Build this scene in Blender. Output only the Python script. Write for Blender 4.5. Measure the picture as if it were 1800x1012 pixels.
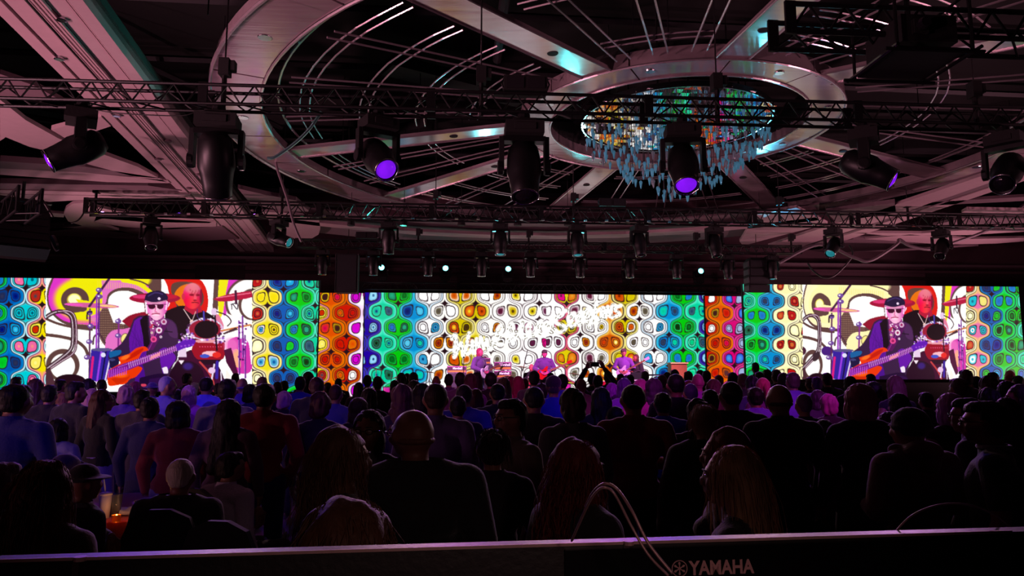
import bpy, bmesh, math, random
import numpy as np
from mathutils import Vector, Matrix, noise
random.seed(7); RNG = np.random.RandomState(11)
R = math.radians
C = bpy.context.scene.collection
for o in list(bpy.data.objects): bpy.data.objects.remove(o)

# ---------------------------------------------------------------- camera
HC = 1.72; F = 1300.0
PITCH = math.atan(162/1300); YAW = R(4.2)
cam_d = bpy.data.cameras.new('camera'); cam = bpy.data.objects.new('camera', cam_d); C.objects.link(cam)
cam.location = (0, 0, HC); cam.rotation_euler = (math.pi/2 + PITCH, 0, -YAW)
cam_d.sensor_width = 36; cam_d.lens = 36*F/1800; cam_d.clip_start = .05; cam_d.clip_end = 200
bpy.context.scene.camera = cam
# ---------------------------------------------------------------- world, exposure
w = bpy.data.worlds.new('dark_hall'); bpy.context.scene.world = w; w.use_nodes = True
w.node_tree.nodes['Background'].inputs[0].default_value = (0.02, 0.008, 0.015, 1)
w.node_tree.nodes['Background'].inputs[1].default_value = 0.05
vs = bpy.context.scene.view_settings
vs.view_transform = 'Standard'; vs.look = 'None'; vs.gamma = 1; vs.exposure = 0; vs.use_curve_mapping = False

def lamp(name, kind, loc, target, energy, color, size=.2, angle=40, blend=.6):
    d = bpy.data.lights.new(name, kind); d.energy = energy; d.color = color
    o = bpy.data.objects.new(name, d); C.objects.link(o); o.location = loc
    if kind == 'SPOT': d.spot_size = R(angle); d.spot_blend = blend; d.shadow_soft_size = size
    if kind == 'POINT': d.shadow_soft_size = size
    v = Vector(target) - Vector(loc); o.rotation_euler = v.to_track_quat('-Z', 'Y').to_euler()
    return o
PINK = (1, .42, .54)
# unseen spots added low along both side walls, washing the white ceiling beams pink
for i, (x, y, tx, ty, e) in enumerate([(-15, 3, -4, 9, 1500), (-16, 11, -6, 14, 1500), (-16, 18, -4, 23, 1300), (-13, -2, -4, 6, 1200),
                       (22, 8, 12, 12, 1100), (23, 16, 14, 20, 1100), (24, 23, 14, 26, 1000)]):
    lamp('added_uplight_%d' % i, 'SPOT', (x, y, .4), (tx, ty, 7), e*3.0, PINK, .3, 62, 1)
# violet and blue beams of the moving heads, falling on the crowd
for i, (x, y, z, tx, ty, e, c, a) in enumerate([
    (-9.5, 20, 6.2, -5.6, 10.5, 900, (.16, .03, 1), 30), (-5.5, 20, 6.2, -3.6, 8.5, 800, (.2, .03, 1), 26),
    (0, 20, 6.1, -.6, 8, 500, (.35, .05, 1), 22), (5, 24, 5.8, 3.2, 11, 800, (.6, .04, .9), 26),
    (5.5, 20, 6, 2.4, 7.5, 500, (.12, .05, 1), 20), (9, 20, 6, 5.2, 9.5, 700, (.4, .04, 1), 24), (12, 20, 6, 5.0, 6.5, 420, (.4, .03, 1), 20),
    (-7.5, 20, 6.2, -2.2, 4.6, 500, (.2, .03, 1), 18), (0, 24, 6, .2, 13, 700, (.8, .1, .7), 30)]):
    lamp('head_beam_%d' % i, 'SPOT', (x, y, z), (tx, ty, 1.2), e*1.6, c, .12, a, .8)
# unseen violet spots added at the back of the hall, lighting the backs of the middle crowd
for i, (x, y, z, tx, ty, tz, e, c, a) in enumerate([(-6, -2, 7, -4.4, 10.0, 1.5, 1300, (.22, .08, 1), 13), (-3, -2, 7, -6.4, 13.0, 1.4, 900, (.25, .06, 1), 14), (0, -2, 7, -2.3, 9.6, 1.4, 500, (.16, .04, 1), 12),
      (2, -2, 7, 1.9, 9.4, 1.5, 1100, (.75, .08, .9), 10), (3, -2, 7, 1.0, 7.4, 1.4, 420, (.16, .06, 1), 9), (6, -2, 7, 3.5, 9.6, 1.4, 1000, (.8, .08, .75), 12), (4, -2, 7, 4.6, 9.4, 1.4, 900, (.4, .08, 1), 10), (7, -2, 7, 5.2, 7.0, 1.35, 380, (.35, .05, 1), 9),
      (0, -2, 7, .2, 12.5, 1.5, 900, (.9, .08, .6), 9), (-2, -2, 7, -3.0, 6.6, 1.3, 240, (.10, .06, 1), 14), (-2, -2, 7, -.6, 6.6, 1.5, 160, (.35, .08, 1), 11), (-4, -2, 7, -4.2, 5.6, 1.3, 160, (.08, .06, 1), 12)]):
    lamp('rear_beam_%d' % i, 'SPOT', (x, y, z), (tx, ty, tz), e*1.9, c, .08, a, .7)
for i, (x, tx, ty) in enumerate([(-6, -1.5, 4), (-1, -.3, 3), (3, .8, 3.4), (8, 2.4, 4.6), (12, 4.5, 6)]):
    lamp('wash_%d' % i, 'SPOT', (x, 20, 6.1), (tx, ty, 1.2), 900, (1, .55, .6), .12, 24, .8)
lamp('array_glint', 'SPOT', (-1.6, 27.6, 5.6), (-9.3, 13.6, 4.2), 900, (.1, 1, .75), .05, 12, .3)  # cyan spot added only to bring out glints on the left array
lamp('console_fill', 'SPOT', (.6, -1.2, 2.2), (.15, 1.5, .98), 34, (1, .6, .55), .1, 44, 1)  # unseen fill added behind the camera to lift the console front
for i, (x, tx) in enumerate([(-3.5, -.9), (0, .9), (3, 3), (7, 5.8), (9, 8)]):
    lamp('stage_light_%d' % i, 'SPOT', (x, 16.5, 6.2), (tx, 22.4, 1.9), 3600, (1, .38, .85), .12, 26, .7)
for i, x in enumerate((-9, -3, 4, 12, 18)):      # unseen spots added to wash the wall behind the screens dimly
    lamp('wall_wash_%d' % i, 'SPOT', (x, 25.9, 4.2), (x+.5, 29.6, 5.6), 26, (1, .5, .6), .3, 120, 1)
# cyan and blue beams the rear heads throw up onto the suspended rings
for i, (x, tx, ty, tz, e, c, a) in enumerate([(-1.6, -3.9, 15.2, 7.4, 2400, (.05, 1, .85), 15), (-1.6, -2.0, 20.0, 7.3, 900, (.1, 1, .7), 13), (1.2, 1.0, 12.8, 7.6, 420, (.1, .9, 1), 26), (1.2, -1.5, 17.6, 7.6, 600, (.05, 1, .85), 14),
      (4.0, 4.0, 11.5, 9.0, 260, (.1, .95, .95), 36), (10.2, 8.6, 14.8, 7.9, 1000, (.06, .55, 1), 24), (10.2, 8.0, 19.4, 7.6, 260, (.08, .7, 1), 16), (10.2, 6.0, 12.8, 8.0, 600, (.1, .75, 1), 26)]):
    lamp('ceiling_beam_%d' % i, 'SPOT', (x, 23.6, 5.6), (tx, ty, tz), e*.7, c, .06, a, .12)

# ---------------------------------------------------------------- pixel <-> world helpers (1800 x 1012)
fw = np.array([math.sin(YAW)*math.cos(PITCH), math.cos(YAW)*math.cos(PITCH), math.sin(PITCH)])
rt = np.array([math.cos(YAW), -math.sin(YAW), 0]); upv = np.cross(rt, fw)
def ray(px, py): return (px-900)/F*rt + (506-py)/F*upv + fw
def at_Y(px, py, Y): d = ray(px, py); p = d*(Y/d[1]); return Vector((p[0], p[1], p[2]+HC))
def at_Z(px, py, z): d = ray(px, py); p = d*((z-HC)/d[2]); return Vector((p[0], p[1], z))
def at_D(px, py, D): p = ray(px, py)*D; return Vector((p[0], p[1], p[2]+HC))
def proj(X, Y, Z):
    dz = Z-HC; a = X*rt[0]+Y*rt[1]; b = X*upv[0]+Y*upv[1]+dz*upv[2]; c = X*fw[0]+Y*fw[1]+dz*fw[2]
    return 900+F*a/c, 506-F*b/c

# ---------------------------------------------------------------- materials
def lin(c):
    return tuple((x/255/12.92 if x/255 <= .04045 else ((x/255+.055)/1.055)**2.4) for x in c)
MATS = {}
def mat(name, col, rough=.6, metal=0, emit=0, bump=0, bscale=40, vary=0, sheen=0, spec=.5, trans=0, aniso=0):
    if name in MATS: return MATS[name]
    m = bpy.data.materials.new(name); m.use_nodes = True; nt = m.node_tree; b = nt.nodes['Principled BSDF']
    c = lin(col) + (1,)
    b.inputs['Base Color'].default_value = c; b.inputs['Roughness'].default_value = rough; b.inputs['Metallic'].default_value = metal
    b.inputs['Specular IOR Level'].default_value = spec
    if sheen: b.inputs['Sheen Weight'].default_value = sheen
    if trans: b.inputs['Transmission Weight'].default_value = trans
    if emit: b.inputs['Emission Color'].default_value = c; b.inputs['Emission Strength'].default_value = emit
    tc = nt.nodes.new('ShaderNodeTexCoord'); n = nt.nodes.new('ShaderNodeTexNoise'); n.inputs['Scale'].default_value = bscale
    n.inputs['Detail'].default_value = 4
    if name.startswith('hair_'):      # noise drawn out along the strands
        mp = nt.nodes.new('ShaderNodeMapping'); mp.inputs['Scale'].default_value = (1, 1, .08)
        nt.links.new(tc.outputs['Object'], mp.inputs[0]); nt.links.new(mp.outputs[0], n.inputs['Vector'])
    else: nt.links.new(tc.outputs['Object'], n.inputs['Vector'])
    if vary:
        mx = nt.nodes.new('ShaderNodeMix'); mx.data_type = 'RGBA'; mx.inputs[6].default_value = tuple(v*(1-vary) for v in c[:3])+(1,)
        mx.inputs[7].default_value = tuple(min(1, v*(1+vary)) for v in c[:3])+(1,)
        nt.links.new(n.outputs['Fac'], mx.inputs[0]); nt.links.new(mx.outputs[2], b.inputs['Base Color'])
        if emit: nt.links.new(mx.outputs[2], b.inputs['Emission Color'])
    if bump:
        bp = nt.nodes.new('ShaderNodeBump'); bp.inputs['Strength'].default_value = bump; bp.inputs['Distance'].default_value = .01
        nt.links.new(n.outputs['Fac'], bp.inputs['Height']); nt.links.new(bp.outputs['Normal'], b.inputs['Normal'])
    MATS[name] = m; return m
BLACK = mat('black_steel', (22, 22, 24), .4, .3, vary=.2)
MATTE = mat('matte_black', (12, 12, 13), .75, bump=.2)
CHROME = mat('chrome', (200, 200, 205), .18, 1, vary=.1)
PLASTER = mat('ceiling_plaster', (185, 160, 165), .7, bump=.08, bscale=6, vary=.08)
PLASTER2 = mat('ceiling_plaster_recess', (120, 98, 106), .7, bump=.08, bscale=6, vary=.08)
GROOVE = mat('ceiling_groove', (18, 12, 14), .8, vary=.1)
VOID = mat('dark_void', (5, 4, 5), .9, vary=.4, bscale=2)
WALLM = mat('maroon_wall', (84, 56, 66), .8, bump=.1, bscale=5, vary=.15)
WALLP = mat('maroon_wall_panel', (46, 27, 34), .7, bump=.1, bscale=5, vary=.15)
RAIL = mat('polished_rail', (200, 185, 192), .25, .7, vary=.15)
DUCT = mat('dark_steelwork', (26, 25, 29), .6, .3, vary=.4, bscale=1.2)

# ---------------------------------------------------------------- mesh helpers
class MB:
    def __init__(s): s.v = []; s.f = []; s.m = []; s.cur = 0
    def quadbox(s, c, sx, sy, sz, rot=None):
        c = Vector(c); n = len(s.v); Mx = rot or Matrix.Identity(3)
        for dx, dy, dz in ((-1,-1,-1),(1,-1,-1),(1,1,-1),(-1,1,-1),(-1,-1,1),(1,-1,1),(1,1,1),(-1,1,1)):
            s.v.append(c + Mx @ Vector((dx*sx/2, dy*sy/2, dz*sz/2)))
        for f in ((0,3,2,1),(4,5,6,7),(0,1,5,4),(1,2,6,5),(2,3,7,6),(3,0,4,7)): s.f.append([n+i for i in f]); s.m.append(s.cur)
        return s
    box = quadbox
    def prism(s, pts, z0, z1):
        n = len(s.v); k = len(pts)
        for p in pts: s.v.append(Vector((p[0], p[1], z0)))
        for p in pts: s.v.append(Vector((p[0], p[1], z1)))
        s.f.append([n+i for i in range(k)][::-1]); s.f.append([n+k+i for i in range(k)]); s.m += [s.cur]*2
        for i in range(k):
            j = (i+1) % k; s.f.append([n+i, n+j, n+k+j, n+k+i]); s.m.append(s.cur)
        return s
    def tube(s, path, r, n=8, closed=False, cap=True):
        path = [Vector(p) for p in path]; k = len(path); base = len(s.v)
        rr = r if isinstance(r, (list, tuple)) else [r]*k
        prev = None
        for i, p in enumerate(path):
            a = path[(i-1) % k] if (i > 0 or closed) else p; b = path[(i+1) % k] if (i < k-1 or closed) else p
            t = (b-a).normalized() if (b-a).length > 1e-9 else Vector((0, 0, 1))
            if prev is None:
                u = t.cross(Vector((0, 0, 1)));
                if u.length < .01: u = t.cross(Vector((1, 0, 0)))
            else: u = prev - t*prev.dot(t)
            u.normalize(); prev = u; v = t.cross(u)
            for j in range(n):
                an = 2*math.pi*j/n; s.v.append(p + (u*math.cos(an)+v*math.sin(an))*rr[i])
        for i in range(k if closed else k-1):
            for j in range(n):
                a = base+i*n; b = base+((i+1) % k)*n; s.f.append([a+j, a+(j+1) % n, b+(j+1) % n, b+j]); s.m.append(s.cur)
        if cap and not closed:
            s.f.append([base+j for j in range(n)][::-1]); s.f.append([base+(k-1)*n+j for j in range(n)]); s.m += [s.cur]*2
        return s
    def lathe(s, prof, n=16, M4=None, cap=True):
        base = len(s.v); M4 = M4 or Matrix.Identity(4)
        for r, z in prof:
            for j in range(n):
                an = 2*math.pi*j/n; s.v.append(M4 @ Vector((r*math.cos(an), r*math.sin(an), z)))
        for i in range(len(prof)-1):
            for j in range(n):
                a = base+i*n; b = a+n; s.f.append([a+j, a+(j+1) % n, b+(j+1) % n, b+j]); s.m.append(s.cur)
        if cap:
            s.f.append([base+j for j in range(n)][::-1]); b = base+(len(prof)-1)*n; s.f.append([b+j for j in range(n)]); s.m += [s.cur]*2
        return s
    def ell(s, c, r, n=12, rot=None):
        prof = []; m = n//2
        Mx = Matrix.Translation(Vector(c)) @ (rot.to_4x4() if rot else Matrix.Identity(4)) @ Matrix.Diagonal((r[0], r[1], r[2], 1))
        for i in range(m+1):
            a = -math.pi/2 + math.pi*i/m; prof.append((max(.02, math.cos(a)), math.sin(a)))
        return s.lathe(prof, n, Mx)
    def cap(s, p0, p1, r0, r1, n=10):
        p0 = Vector(p0); p1 = Vector(p1); d = (p1-p0); L = d.length; q = d.to_track_quat('Z', 'Y').to_matrix().to_4x4()
        prof = [(max(.001, r0*math.cos(a)), r0*math.sin(a)) for a in [-math.pi/2*k/4 for k in (4, 3, 2, 1, 0)]]
        prof += [(max(.001, r1*math.cos(a)), L+r1*math.sin(a)) for a in [math.pi/2*k/4 for k in range(5)]]
        return s.lathe(prof, n, Matrix.Translation(p0) @ q)
    def mesh(s, name, mats, smooth=False):
        me = bpy.data.meshes.new(name); me.from_pydata([tuple(v) for v in s.v], [], s.f)
        for m in (mats if isinstance(mats, (list, tuple)) else [mats]): me.materials.append(m)
        if any(s.m): me.polygons.foreach_set('material_index', s.m)
        if smooth: me.polygons.foreach_set('use_smooth', [True]*len(me.polygons))
        me.update(); return me
    def build(s, name, mats, parent=None, smooth=False, kind=None, label=None):
        return link(name, s.mesh(name, mats, smooth), parent, kind, label)
def link(name, me, parent=None, kind=None, label=None):
    o = bpy.data.objects.new(name, me); C.objects.link(o)
    if parent is not None: o.parent = parent
    if kind: o['kind'] = kind
    if label: o['label'] = label
    return o
def empty(name, loc, label, cat, group=None, rz=0):
    o = bpy.data.objects.new(name, None); C.objects.link(o); o.location = loc; o.rotation_euler = (0, 0, rz)
    o.empty_display_size = .1; o['label'] = label; o['category'] = cat
    if group: o['group'] = group
    return o
def tag(o, label, cat, group=None, kind=None):
    o['label'] = label; o['category'] = cat
    if group: o['group'] = group
    if kind: o['kind'] = kind
    return o
def structure(o): o['kind'] = 'structure'; return o
def remeshed(mb, name, mats, voxel=.014, smooth_it=3, noise_amp=0, noise_scale=30):
    me = mb.mesh('tmp', []); o = bpy.data.objects.new('tmp', me); C.objects.link(o)
    m = o.modifiers.new('r', 'REMESH'); m.mode = 'VOXEL'; m.voxel_size = voxel; m.use_smooth_shade = True
    if smooth_it: s2 = o.modifiers.new('s', 'SMOOTH'); s2.iterations = smooth_it; s2.factor = .5
    dg = bpy.context.evaluated_depsgraph_get(); dg.update()
    nm = bpy.data.meshes.new_from_object(o.evaluated_get(dg)); nm.name = name
    bpy.data.objects.remove(o); bpy.data.meshes.remove(me)
    if noise_amp:
        for v in nm.vertices:
            p = v.co; k = noise.noise(Vector((p.x*noise_scale*2, p.y*noise_scale*2, p.z*noise_scale*.5)))
            v.co = p + v.normal*k*noise_amp
    nm.materials.clear()
    for m in (mats if isinstance(mats, (list, tuple)) else [mats]): nm.materials.append(m)
    return nm
UNIT = {}
def unit_tube(m, n=6):
    k = (m.name, n)
    if k not in UNIT: UNIT[k] = MB().tube([(0, 0, 0), (0, 0, 1)], 1, n).mesh('bar', m)
    return UNIT[k]
def bar(name, p0, p1, r, m, parent=None, n=6):
    p0 = Vector(p0); p1 = Vector(p1); d = p1-p0; o = link(name, unit_tube(m, n), parent)
    o.location = p0; o.rotation_euler = d.to_track_quat('Z', 'Y').to_euler(); o.scale = (r, r, d.length)
    return o
# ================================================================ room shell
WY = 29.6; ZC = 6.72
structure(MB().box((4, 12, -.1), 56, 44, .2).build('floor', mat('dark_carpet', (60, 48, 66), .85, bump=.3, bscale=3, vary=.5)))
bw = structure(MB().box((4, WY+.15, 4.6), 56, .3, 9.2).build('wall_back', WALLM))
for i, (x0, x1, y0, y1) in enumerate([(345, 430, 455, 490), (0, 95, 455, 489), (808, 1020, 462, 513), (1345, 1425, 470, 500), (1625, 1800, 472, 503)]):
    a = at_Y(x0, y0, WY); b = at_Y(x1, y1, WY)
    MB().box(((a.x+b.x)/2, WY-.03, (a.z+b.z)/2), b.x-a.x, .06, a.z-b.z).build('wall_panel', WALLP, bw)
# cornice strips where wall and ceiling meet
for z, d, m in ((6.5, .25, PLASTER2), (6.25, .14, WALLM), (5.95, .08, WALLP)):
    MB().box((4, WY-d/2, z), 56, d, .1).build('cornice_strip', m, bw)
structure(MB().box((-24, 12, 4.6), .3, 44, 9.2).build('wall_left', WALLM))
structure(MB().box((32, 12, 4.6), .3, 44, 9.2).build('wall_right', WALLM))
structure(MB().box((4, -9.8, 4.6), 56, .3, 9.2).build('wall_front', WALLM))
ceil = structure(MB().box((4, 12, 10.6), 56, 44, .2).build('ceiling', VOID))

def soffit(name, px, mt=PLASTER, z=ZC, th=.35, parent=None):
    pts = [at_Z(x, y, z) for x, y in px]; th *= .28
    return MB().prism([(p.x, p.y) for p in pts], z, z+th).build(name, mt, parent or ceil)
# ---- the wide beam crossing the left of the ceiling (runs to the back wall), stepped with grooves
dx = (-1.47+1.0033)/(6-1.930); hb = ZC-HC
def beam_strip(name, xa, xb, z, th, mt, Y0=2.5, Y1=29.4, ref=(-1.0033, 1.93)):
    def X(off, Y): return hb*(off + dx*(Y/hb-1.93))
    pts = [(X(xa, Y0), Y0), (X(xb, Y0), Y0), (X(xb, Y1), Y1), (X(xa, Y1), Y1)]
    return MB().prism(pts, z, z+th).build(name, mt, ceil)
for xa, xb, z, m in ((-1.262, -1.222, ZC+.02, PLASTER), (-1.216, -1.213, ZC+.10, GROOVE), (-1.213, -1.160, ZC+.04, PLASTER), (-1.157, -1.150, ZC-.02, PLASTER),
                     (-1.146, -1.142, ZC+.0, PLASTER), (-1.138, -1.132, ZC, PLASTER), (-1.126, -1.119, ZC, PLASTER), (-1.115, -1.109, ZC, PLASTER),
                     (-1.105, -1.052, ZC+.04, PLASTER), (-1.049, -1.046, ZC+.04, PLASTER), (-1.042, -1.003, ZC+.02, PLASTER), (-1.262, -1.003, ZC+.16, GROOVE)):
    beam_strip('beam_strip', xa, xb, z, .3, m)
for x, y in [(107, 34), (104, 103), (205, 203), (295, 248), (278, 280), (350, 307), (332, 331), (420, 385), (452, 412), (445, 370)]:
    p = at_Z(x, y, ZC+.02); MB().lathe([(.06, -.02), (.075, -.015), (.075, .02)], 14, Matrix.Translation(p)).build('downlight', CHROME if y < 210 else PLASTER2, ceil)
# ---- white curved beams left of it
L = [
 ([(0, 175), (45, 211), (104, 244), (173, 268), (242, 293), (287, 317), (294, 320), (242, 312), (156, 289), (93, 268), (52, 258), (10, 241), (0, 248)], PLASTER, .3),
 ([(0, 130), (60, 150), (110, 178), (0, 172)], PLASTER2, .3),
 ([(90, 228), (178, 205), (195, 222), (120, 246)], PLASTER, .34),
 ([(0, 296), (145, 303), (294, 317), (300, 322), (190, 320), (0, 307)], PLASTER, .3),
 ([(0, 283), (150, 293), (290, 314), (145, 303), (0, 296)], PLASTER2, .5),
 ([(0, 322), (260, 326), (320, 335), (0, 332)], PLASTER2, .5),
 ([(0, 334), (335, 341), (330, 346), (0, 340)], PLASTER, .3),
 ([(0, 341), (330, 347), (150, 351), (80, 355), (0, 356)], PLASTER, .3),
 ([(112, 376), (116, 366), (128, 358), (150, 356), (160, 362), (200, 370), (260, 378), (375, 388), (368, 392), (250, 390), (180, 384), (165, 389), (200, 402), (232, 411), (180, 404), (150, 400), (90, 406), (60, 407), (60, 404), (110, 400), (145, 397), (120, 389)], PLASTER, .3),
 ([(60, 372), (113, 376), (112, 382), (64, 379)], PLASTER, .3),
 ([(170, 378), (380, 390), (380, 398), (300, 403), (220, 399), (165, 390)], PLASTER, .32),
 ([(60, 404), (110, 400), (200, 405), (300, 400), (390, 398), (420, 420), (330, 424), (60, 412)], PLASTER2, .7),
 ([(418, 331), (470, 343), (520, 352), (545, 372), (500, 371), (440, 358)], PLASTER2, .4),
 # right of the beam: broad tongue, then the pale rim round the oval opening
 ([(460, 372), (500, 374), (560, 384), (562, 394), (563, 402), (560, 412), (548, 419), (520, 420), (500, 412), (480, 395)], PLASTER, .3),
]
for px, m, th in L: soffit('ceiling_panel', px, m, th=th)
# ---- rims of the oval opening (pale lip, violet recess, outer lip) seen beyond the second truss
def rimband(up, lo, m, z, th, name='rim_panel', ends=None):
    n = len(up)
    for i in range(n-1):
        soffit(name, [up[i], up[i+1], lo[i+1], lo[i]], m, z, th)
xs = [500, 560, 640, 740, 860, 980, 1100, 1220, 1340, 1440]
def cur(f): return [(x, f(x)) for x in xs]
f1 = lambda x: 396.5 - ((x-930)/470)**2*22          # upper pale lip (hall side of the opening)
f2 = lambda x: 420 - ((x-960)/480)**2*33
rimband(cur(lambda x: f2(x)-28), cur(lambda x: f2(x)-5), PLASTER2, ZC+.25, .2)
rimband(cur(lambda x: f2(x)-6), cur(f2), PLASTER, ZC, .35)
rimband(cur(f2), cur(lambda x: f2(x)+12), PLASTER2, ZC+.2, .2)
# ---- beams on the right
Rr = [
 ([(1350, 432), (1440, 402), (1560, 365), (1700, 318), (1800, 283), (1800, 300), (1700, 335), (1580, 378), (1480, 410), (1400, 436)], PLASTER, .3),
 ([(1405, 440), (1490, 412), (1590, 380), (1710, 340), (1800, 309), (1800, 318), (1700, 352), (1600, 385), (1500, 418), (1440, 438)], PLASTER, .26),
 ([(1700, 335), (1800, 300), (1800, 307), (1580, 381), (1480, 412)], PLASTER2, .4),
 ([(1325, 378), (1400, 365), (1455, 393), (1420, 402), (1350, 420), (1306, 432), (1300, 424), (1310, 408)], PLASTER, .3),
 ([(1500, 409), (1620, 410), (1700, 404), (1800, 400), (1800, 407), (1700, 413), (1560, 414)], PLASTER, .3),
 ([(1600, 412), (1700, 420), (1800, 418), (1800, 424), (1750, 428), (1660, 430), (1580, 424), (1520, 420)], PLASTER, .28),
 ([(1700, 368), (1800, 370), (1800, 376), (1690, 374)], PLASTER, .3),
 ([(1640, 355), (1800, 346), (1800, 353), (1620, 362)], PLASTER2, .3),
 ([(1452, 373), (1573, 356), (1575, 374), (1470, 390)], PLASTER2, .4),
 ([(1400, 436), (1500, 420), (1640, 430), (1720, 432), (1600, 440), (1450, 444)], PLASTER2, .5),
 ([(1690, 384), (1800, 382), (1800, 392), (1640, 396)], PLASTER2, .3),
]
for px, m, th in Rr: soffit('ceiling_panel', px, m, th=th)

# ================================================================ suspended rings, spokes and rails
def ringmat(name, rough, metal, col):
    m = bpy.data.materials.new(name); m.use_nodes = True; nt = m.node_tree; b = nt.nodes['Principled BSDF']
    b.inputs['Metallic'].default_value = metal
    tc = nt.nodes.new('ShaderNodeTexCoord'); mp = nt.nodes.new('ShaderNodeMapping'); mp.inputs['Scale'].default_value = (.5, 5, 5)
    n = nt.nodes.new('ShaderNodeTexNoise'); n.inputs['Scale'].default_value = 1.4; n.inputs['Detail'].default_value = 6
    r = nt.nodes.new('ShaderNodeMapRange'); r.inputs[3].default_value = rough-.08; r.inputs[4].default_value = rough+.12
    mx = nt.nodes.new('ShaderNodeMix'); mx.data_type = 'RGBA'; c = lin(col); mx.inputs[6].default_value = tuple(v*.7 for v in c)+(1,); mx.inputs[7].default_value = c+(1,)
    bp = nt.nodes.new('ShaderNodeBump'); bp.inputs['Strength'].default_value = .15; bp.inputs['Distance'].default_value = .02
    nt.links.new(tc.outputs['Object'], mp.inputs[0]); nt.links.new(mp.outputs[0], n.inputs['Vector']); nt.links.new(n.outputs['Fac'], r.inputs[0])
    nt.links.new(r.outputs[0], b.inputs['Roughness']); nt.links.new(n.outputs['Fac'], mx.inputs[0]); nt.links.new(mx.outputs[2], b.inputs['Base Color'])
    nt.links.new(n.outputs['Fac'], bp.inputs['Height']); nt.links.new(bp.outputs['Normal'], b.inputs['Normal'])
    return m
RING = ringmat('brushed_ring', .15, .5, (200, 180, 186))
def ring_seg(cx, cy, rx0, ry0, rx1, ry1, z, a0, a1, n, th, mt, parent, name):
    mb = MB(); k = 0
    for i in range(n+1):
        a = a0+(a1-a0)*i/n
        for rx, ry, zz in ((rx0, ry0, z), (rx1, ry1, z), (rx1, ry1, z+th), (rx0, ry0, z+th)):
            mb.v.append(Vector((cx+rx*math.cos(a), cy+ry*math.sin(a), zz)))
    for i in range(n):
        b = i*4
        for j in range(4): mb.f.append([b+j, b+(j+1) % 4, b+4+(j+1) % 4, b+4+j]); mb.m.append(0)
    mb.f.append([0, 3, 2, 1]); mb.f.append([n*4+j for j in range(4)]); mb.m += [0, 0]
    return mb.build(name, mt, parent)
ZA = HC+5.6; ZI = HC+6.12
CA = (4.52, 16.9); RA = (9.74, 9.74); CI = (5.22, 16.96); RI = 3.76
big = empty('oval_ceiling_ring', (CA[0], CA[1], ZA), 'large oval brushed metal ring suspended under the dark ceiling', 'ceiling ring')
def rel(o, root): o.location = o.location - root.location; return o
NS = 16
for i in range(NS):
    a0 = 2*math.pi*i/NS; a1 = a0+2*math.pi/NS-.006
    o = ring_seg(0, 0, RA[0]-.9, RA[1]-.9, RA[0], RA[1], 0, a0, a1, 10, .22, RING, big, 'ring_panel')
for rr, rad in (((RA[0]+.02, RA[1]+.02), .035), ((RA[0]-.93, RA[1]-.93), .03)):
    MB().tube([(rr[0]*math.cos(t*math.pi/60), rr[1]*math.sin(t*math.pi/60), -.02) for t in range(120)], rad, 6, True).build('edge_trim', RAIL, big)
MB().tube([((RA[0]-1.25)*math.cos(t*math.pi/60), (RA[1]-1.25)*math.sin(t*math.pi/60), .3) for t in range(120)], .03, 6, True).build('inner_rail', RAIL, big)
for k in range(14):
    a = k*2*math.pi/14+.13; p = Vector(((RA[0]-.5)*math.cos(a), (RA[1]-.5)*math.sin(a), -.012))
    MB().lathe([(.03, 0), (.11, 0), (.12, .02)], 14, Matrix.Translation(p)).build('downlight', CHROME, big)
sm = empty('round_ceiling_ring', (CI[0], CI[1], ZI), 'smaller round brushed metal ring suspended around the crystal chandelier', 'ceiling ring')
for i in range(12):
    a0 = 2*math.pi*i/12; ring_seg(0, 0, RI-.70, RI-.70, RI, RI, 0, a0, a0+2*math.pi/12-.01, 8, .3, RING, sm, 'ring_panel')
for rad in (RI+.01, RI-.72): MB().tube([(rad*math.cos(t*math.pi/40), rad*math.sin(t*math.pi/40), -.015) for t in range(80)], .028, 6, True).build('edge_trim', RAIL, sm)
MB().lathe([(RI-.70, .25), (RI-.72, .75), (RI-.76, .75)], 64, cap=False).build('upstand', MATTE, sm)
for k in range(8):
    a = k*math.pi/4+.35; MB().lathe([(.02, -.02), (.09, -.02), (.10, .0)], 14, Matrix.Translation(Vector(((RI-.35)*math.cos(a), (RI-.35)*math.sin(a), 0)))).build('downlight', CHROME, sm)
# eight flat spokes, from the small ring out to the oval one
def ringA_pt(a, inset=0):
    # point on the oval (minus inset) along the direction a from the small ring's centre
    d = Vector((math.cos(a), math.sin(a))); t = 3.0
    while ((CI[0]+d.x*t-CA[0])/(RA[0]-inset))**2 + ((CI[1]+d.y*t-CA[1])/(RA[1]-inset))**2 < 1: t += .02
    return Vector((CI[0]+d.x*t, CI[1]+d.y*t, ZA))
SPK = []
for (qx, qy) in [(1350, 362), (1010, 358), (672, 352), (500, 272), (755, 0), (1400, 30), (1800, 85), (1660, 310)]:
    q = at_Z(qx, qy, ZA); SPK.append(math.atan2(q.y-CI[1], q.x-CI[0]))
def spoke(p0, p1, wd, th, parent, name):
    d = (p1-p0); L2 = Vector((d.x, d.y, 0)).normalized(); s = Vector((-L2.y, L2.x, 0))*wd/2; up = Vector((0, 0, th)); mb = MB()
    mb.v += [p0-s, p0+s, p1+s, p1-s, p0-s+up, p0+s+up, p1+s+up, p1-s+up]
    mb.f = [[0, 1, 2, 3], [7, 6, 5, 4], [0, 4, 5, 1], [1, 5, 6, 2], [2, 6, 7, 3], [3, 7, 4, 0]]; mb.m = [0]*6
    return mb.build(name, RING, parent)
SPL = ['pointing at the stage, right of centre', 'pointing at the stage, left of centre', 'running to the lower left of the oval', 'running to the left end of the oval',
       'running overhead to the upper left', 'running overhead to the upper right', 'running to the far right edge', 'running to the lower right']
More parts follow.
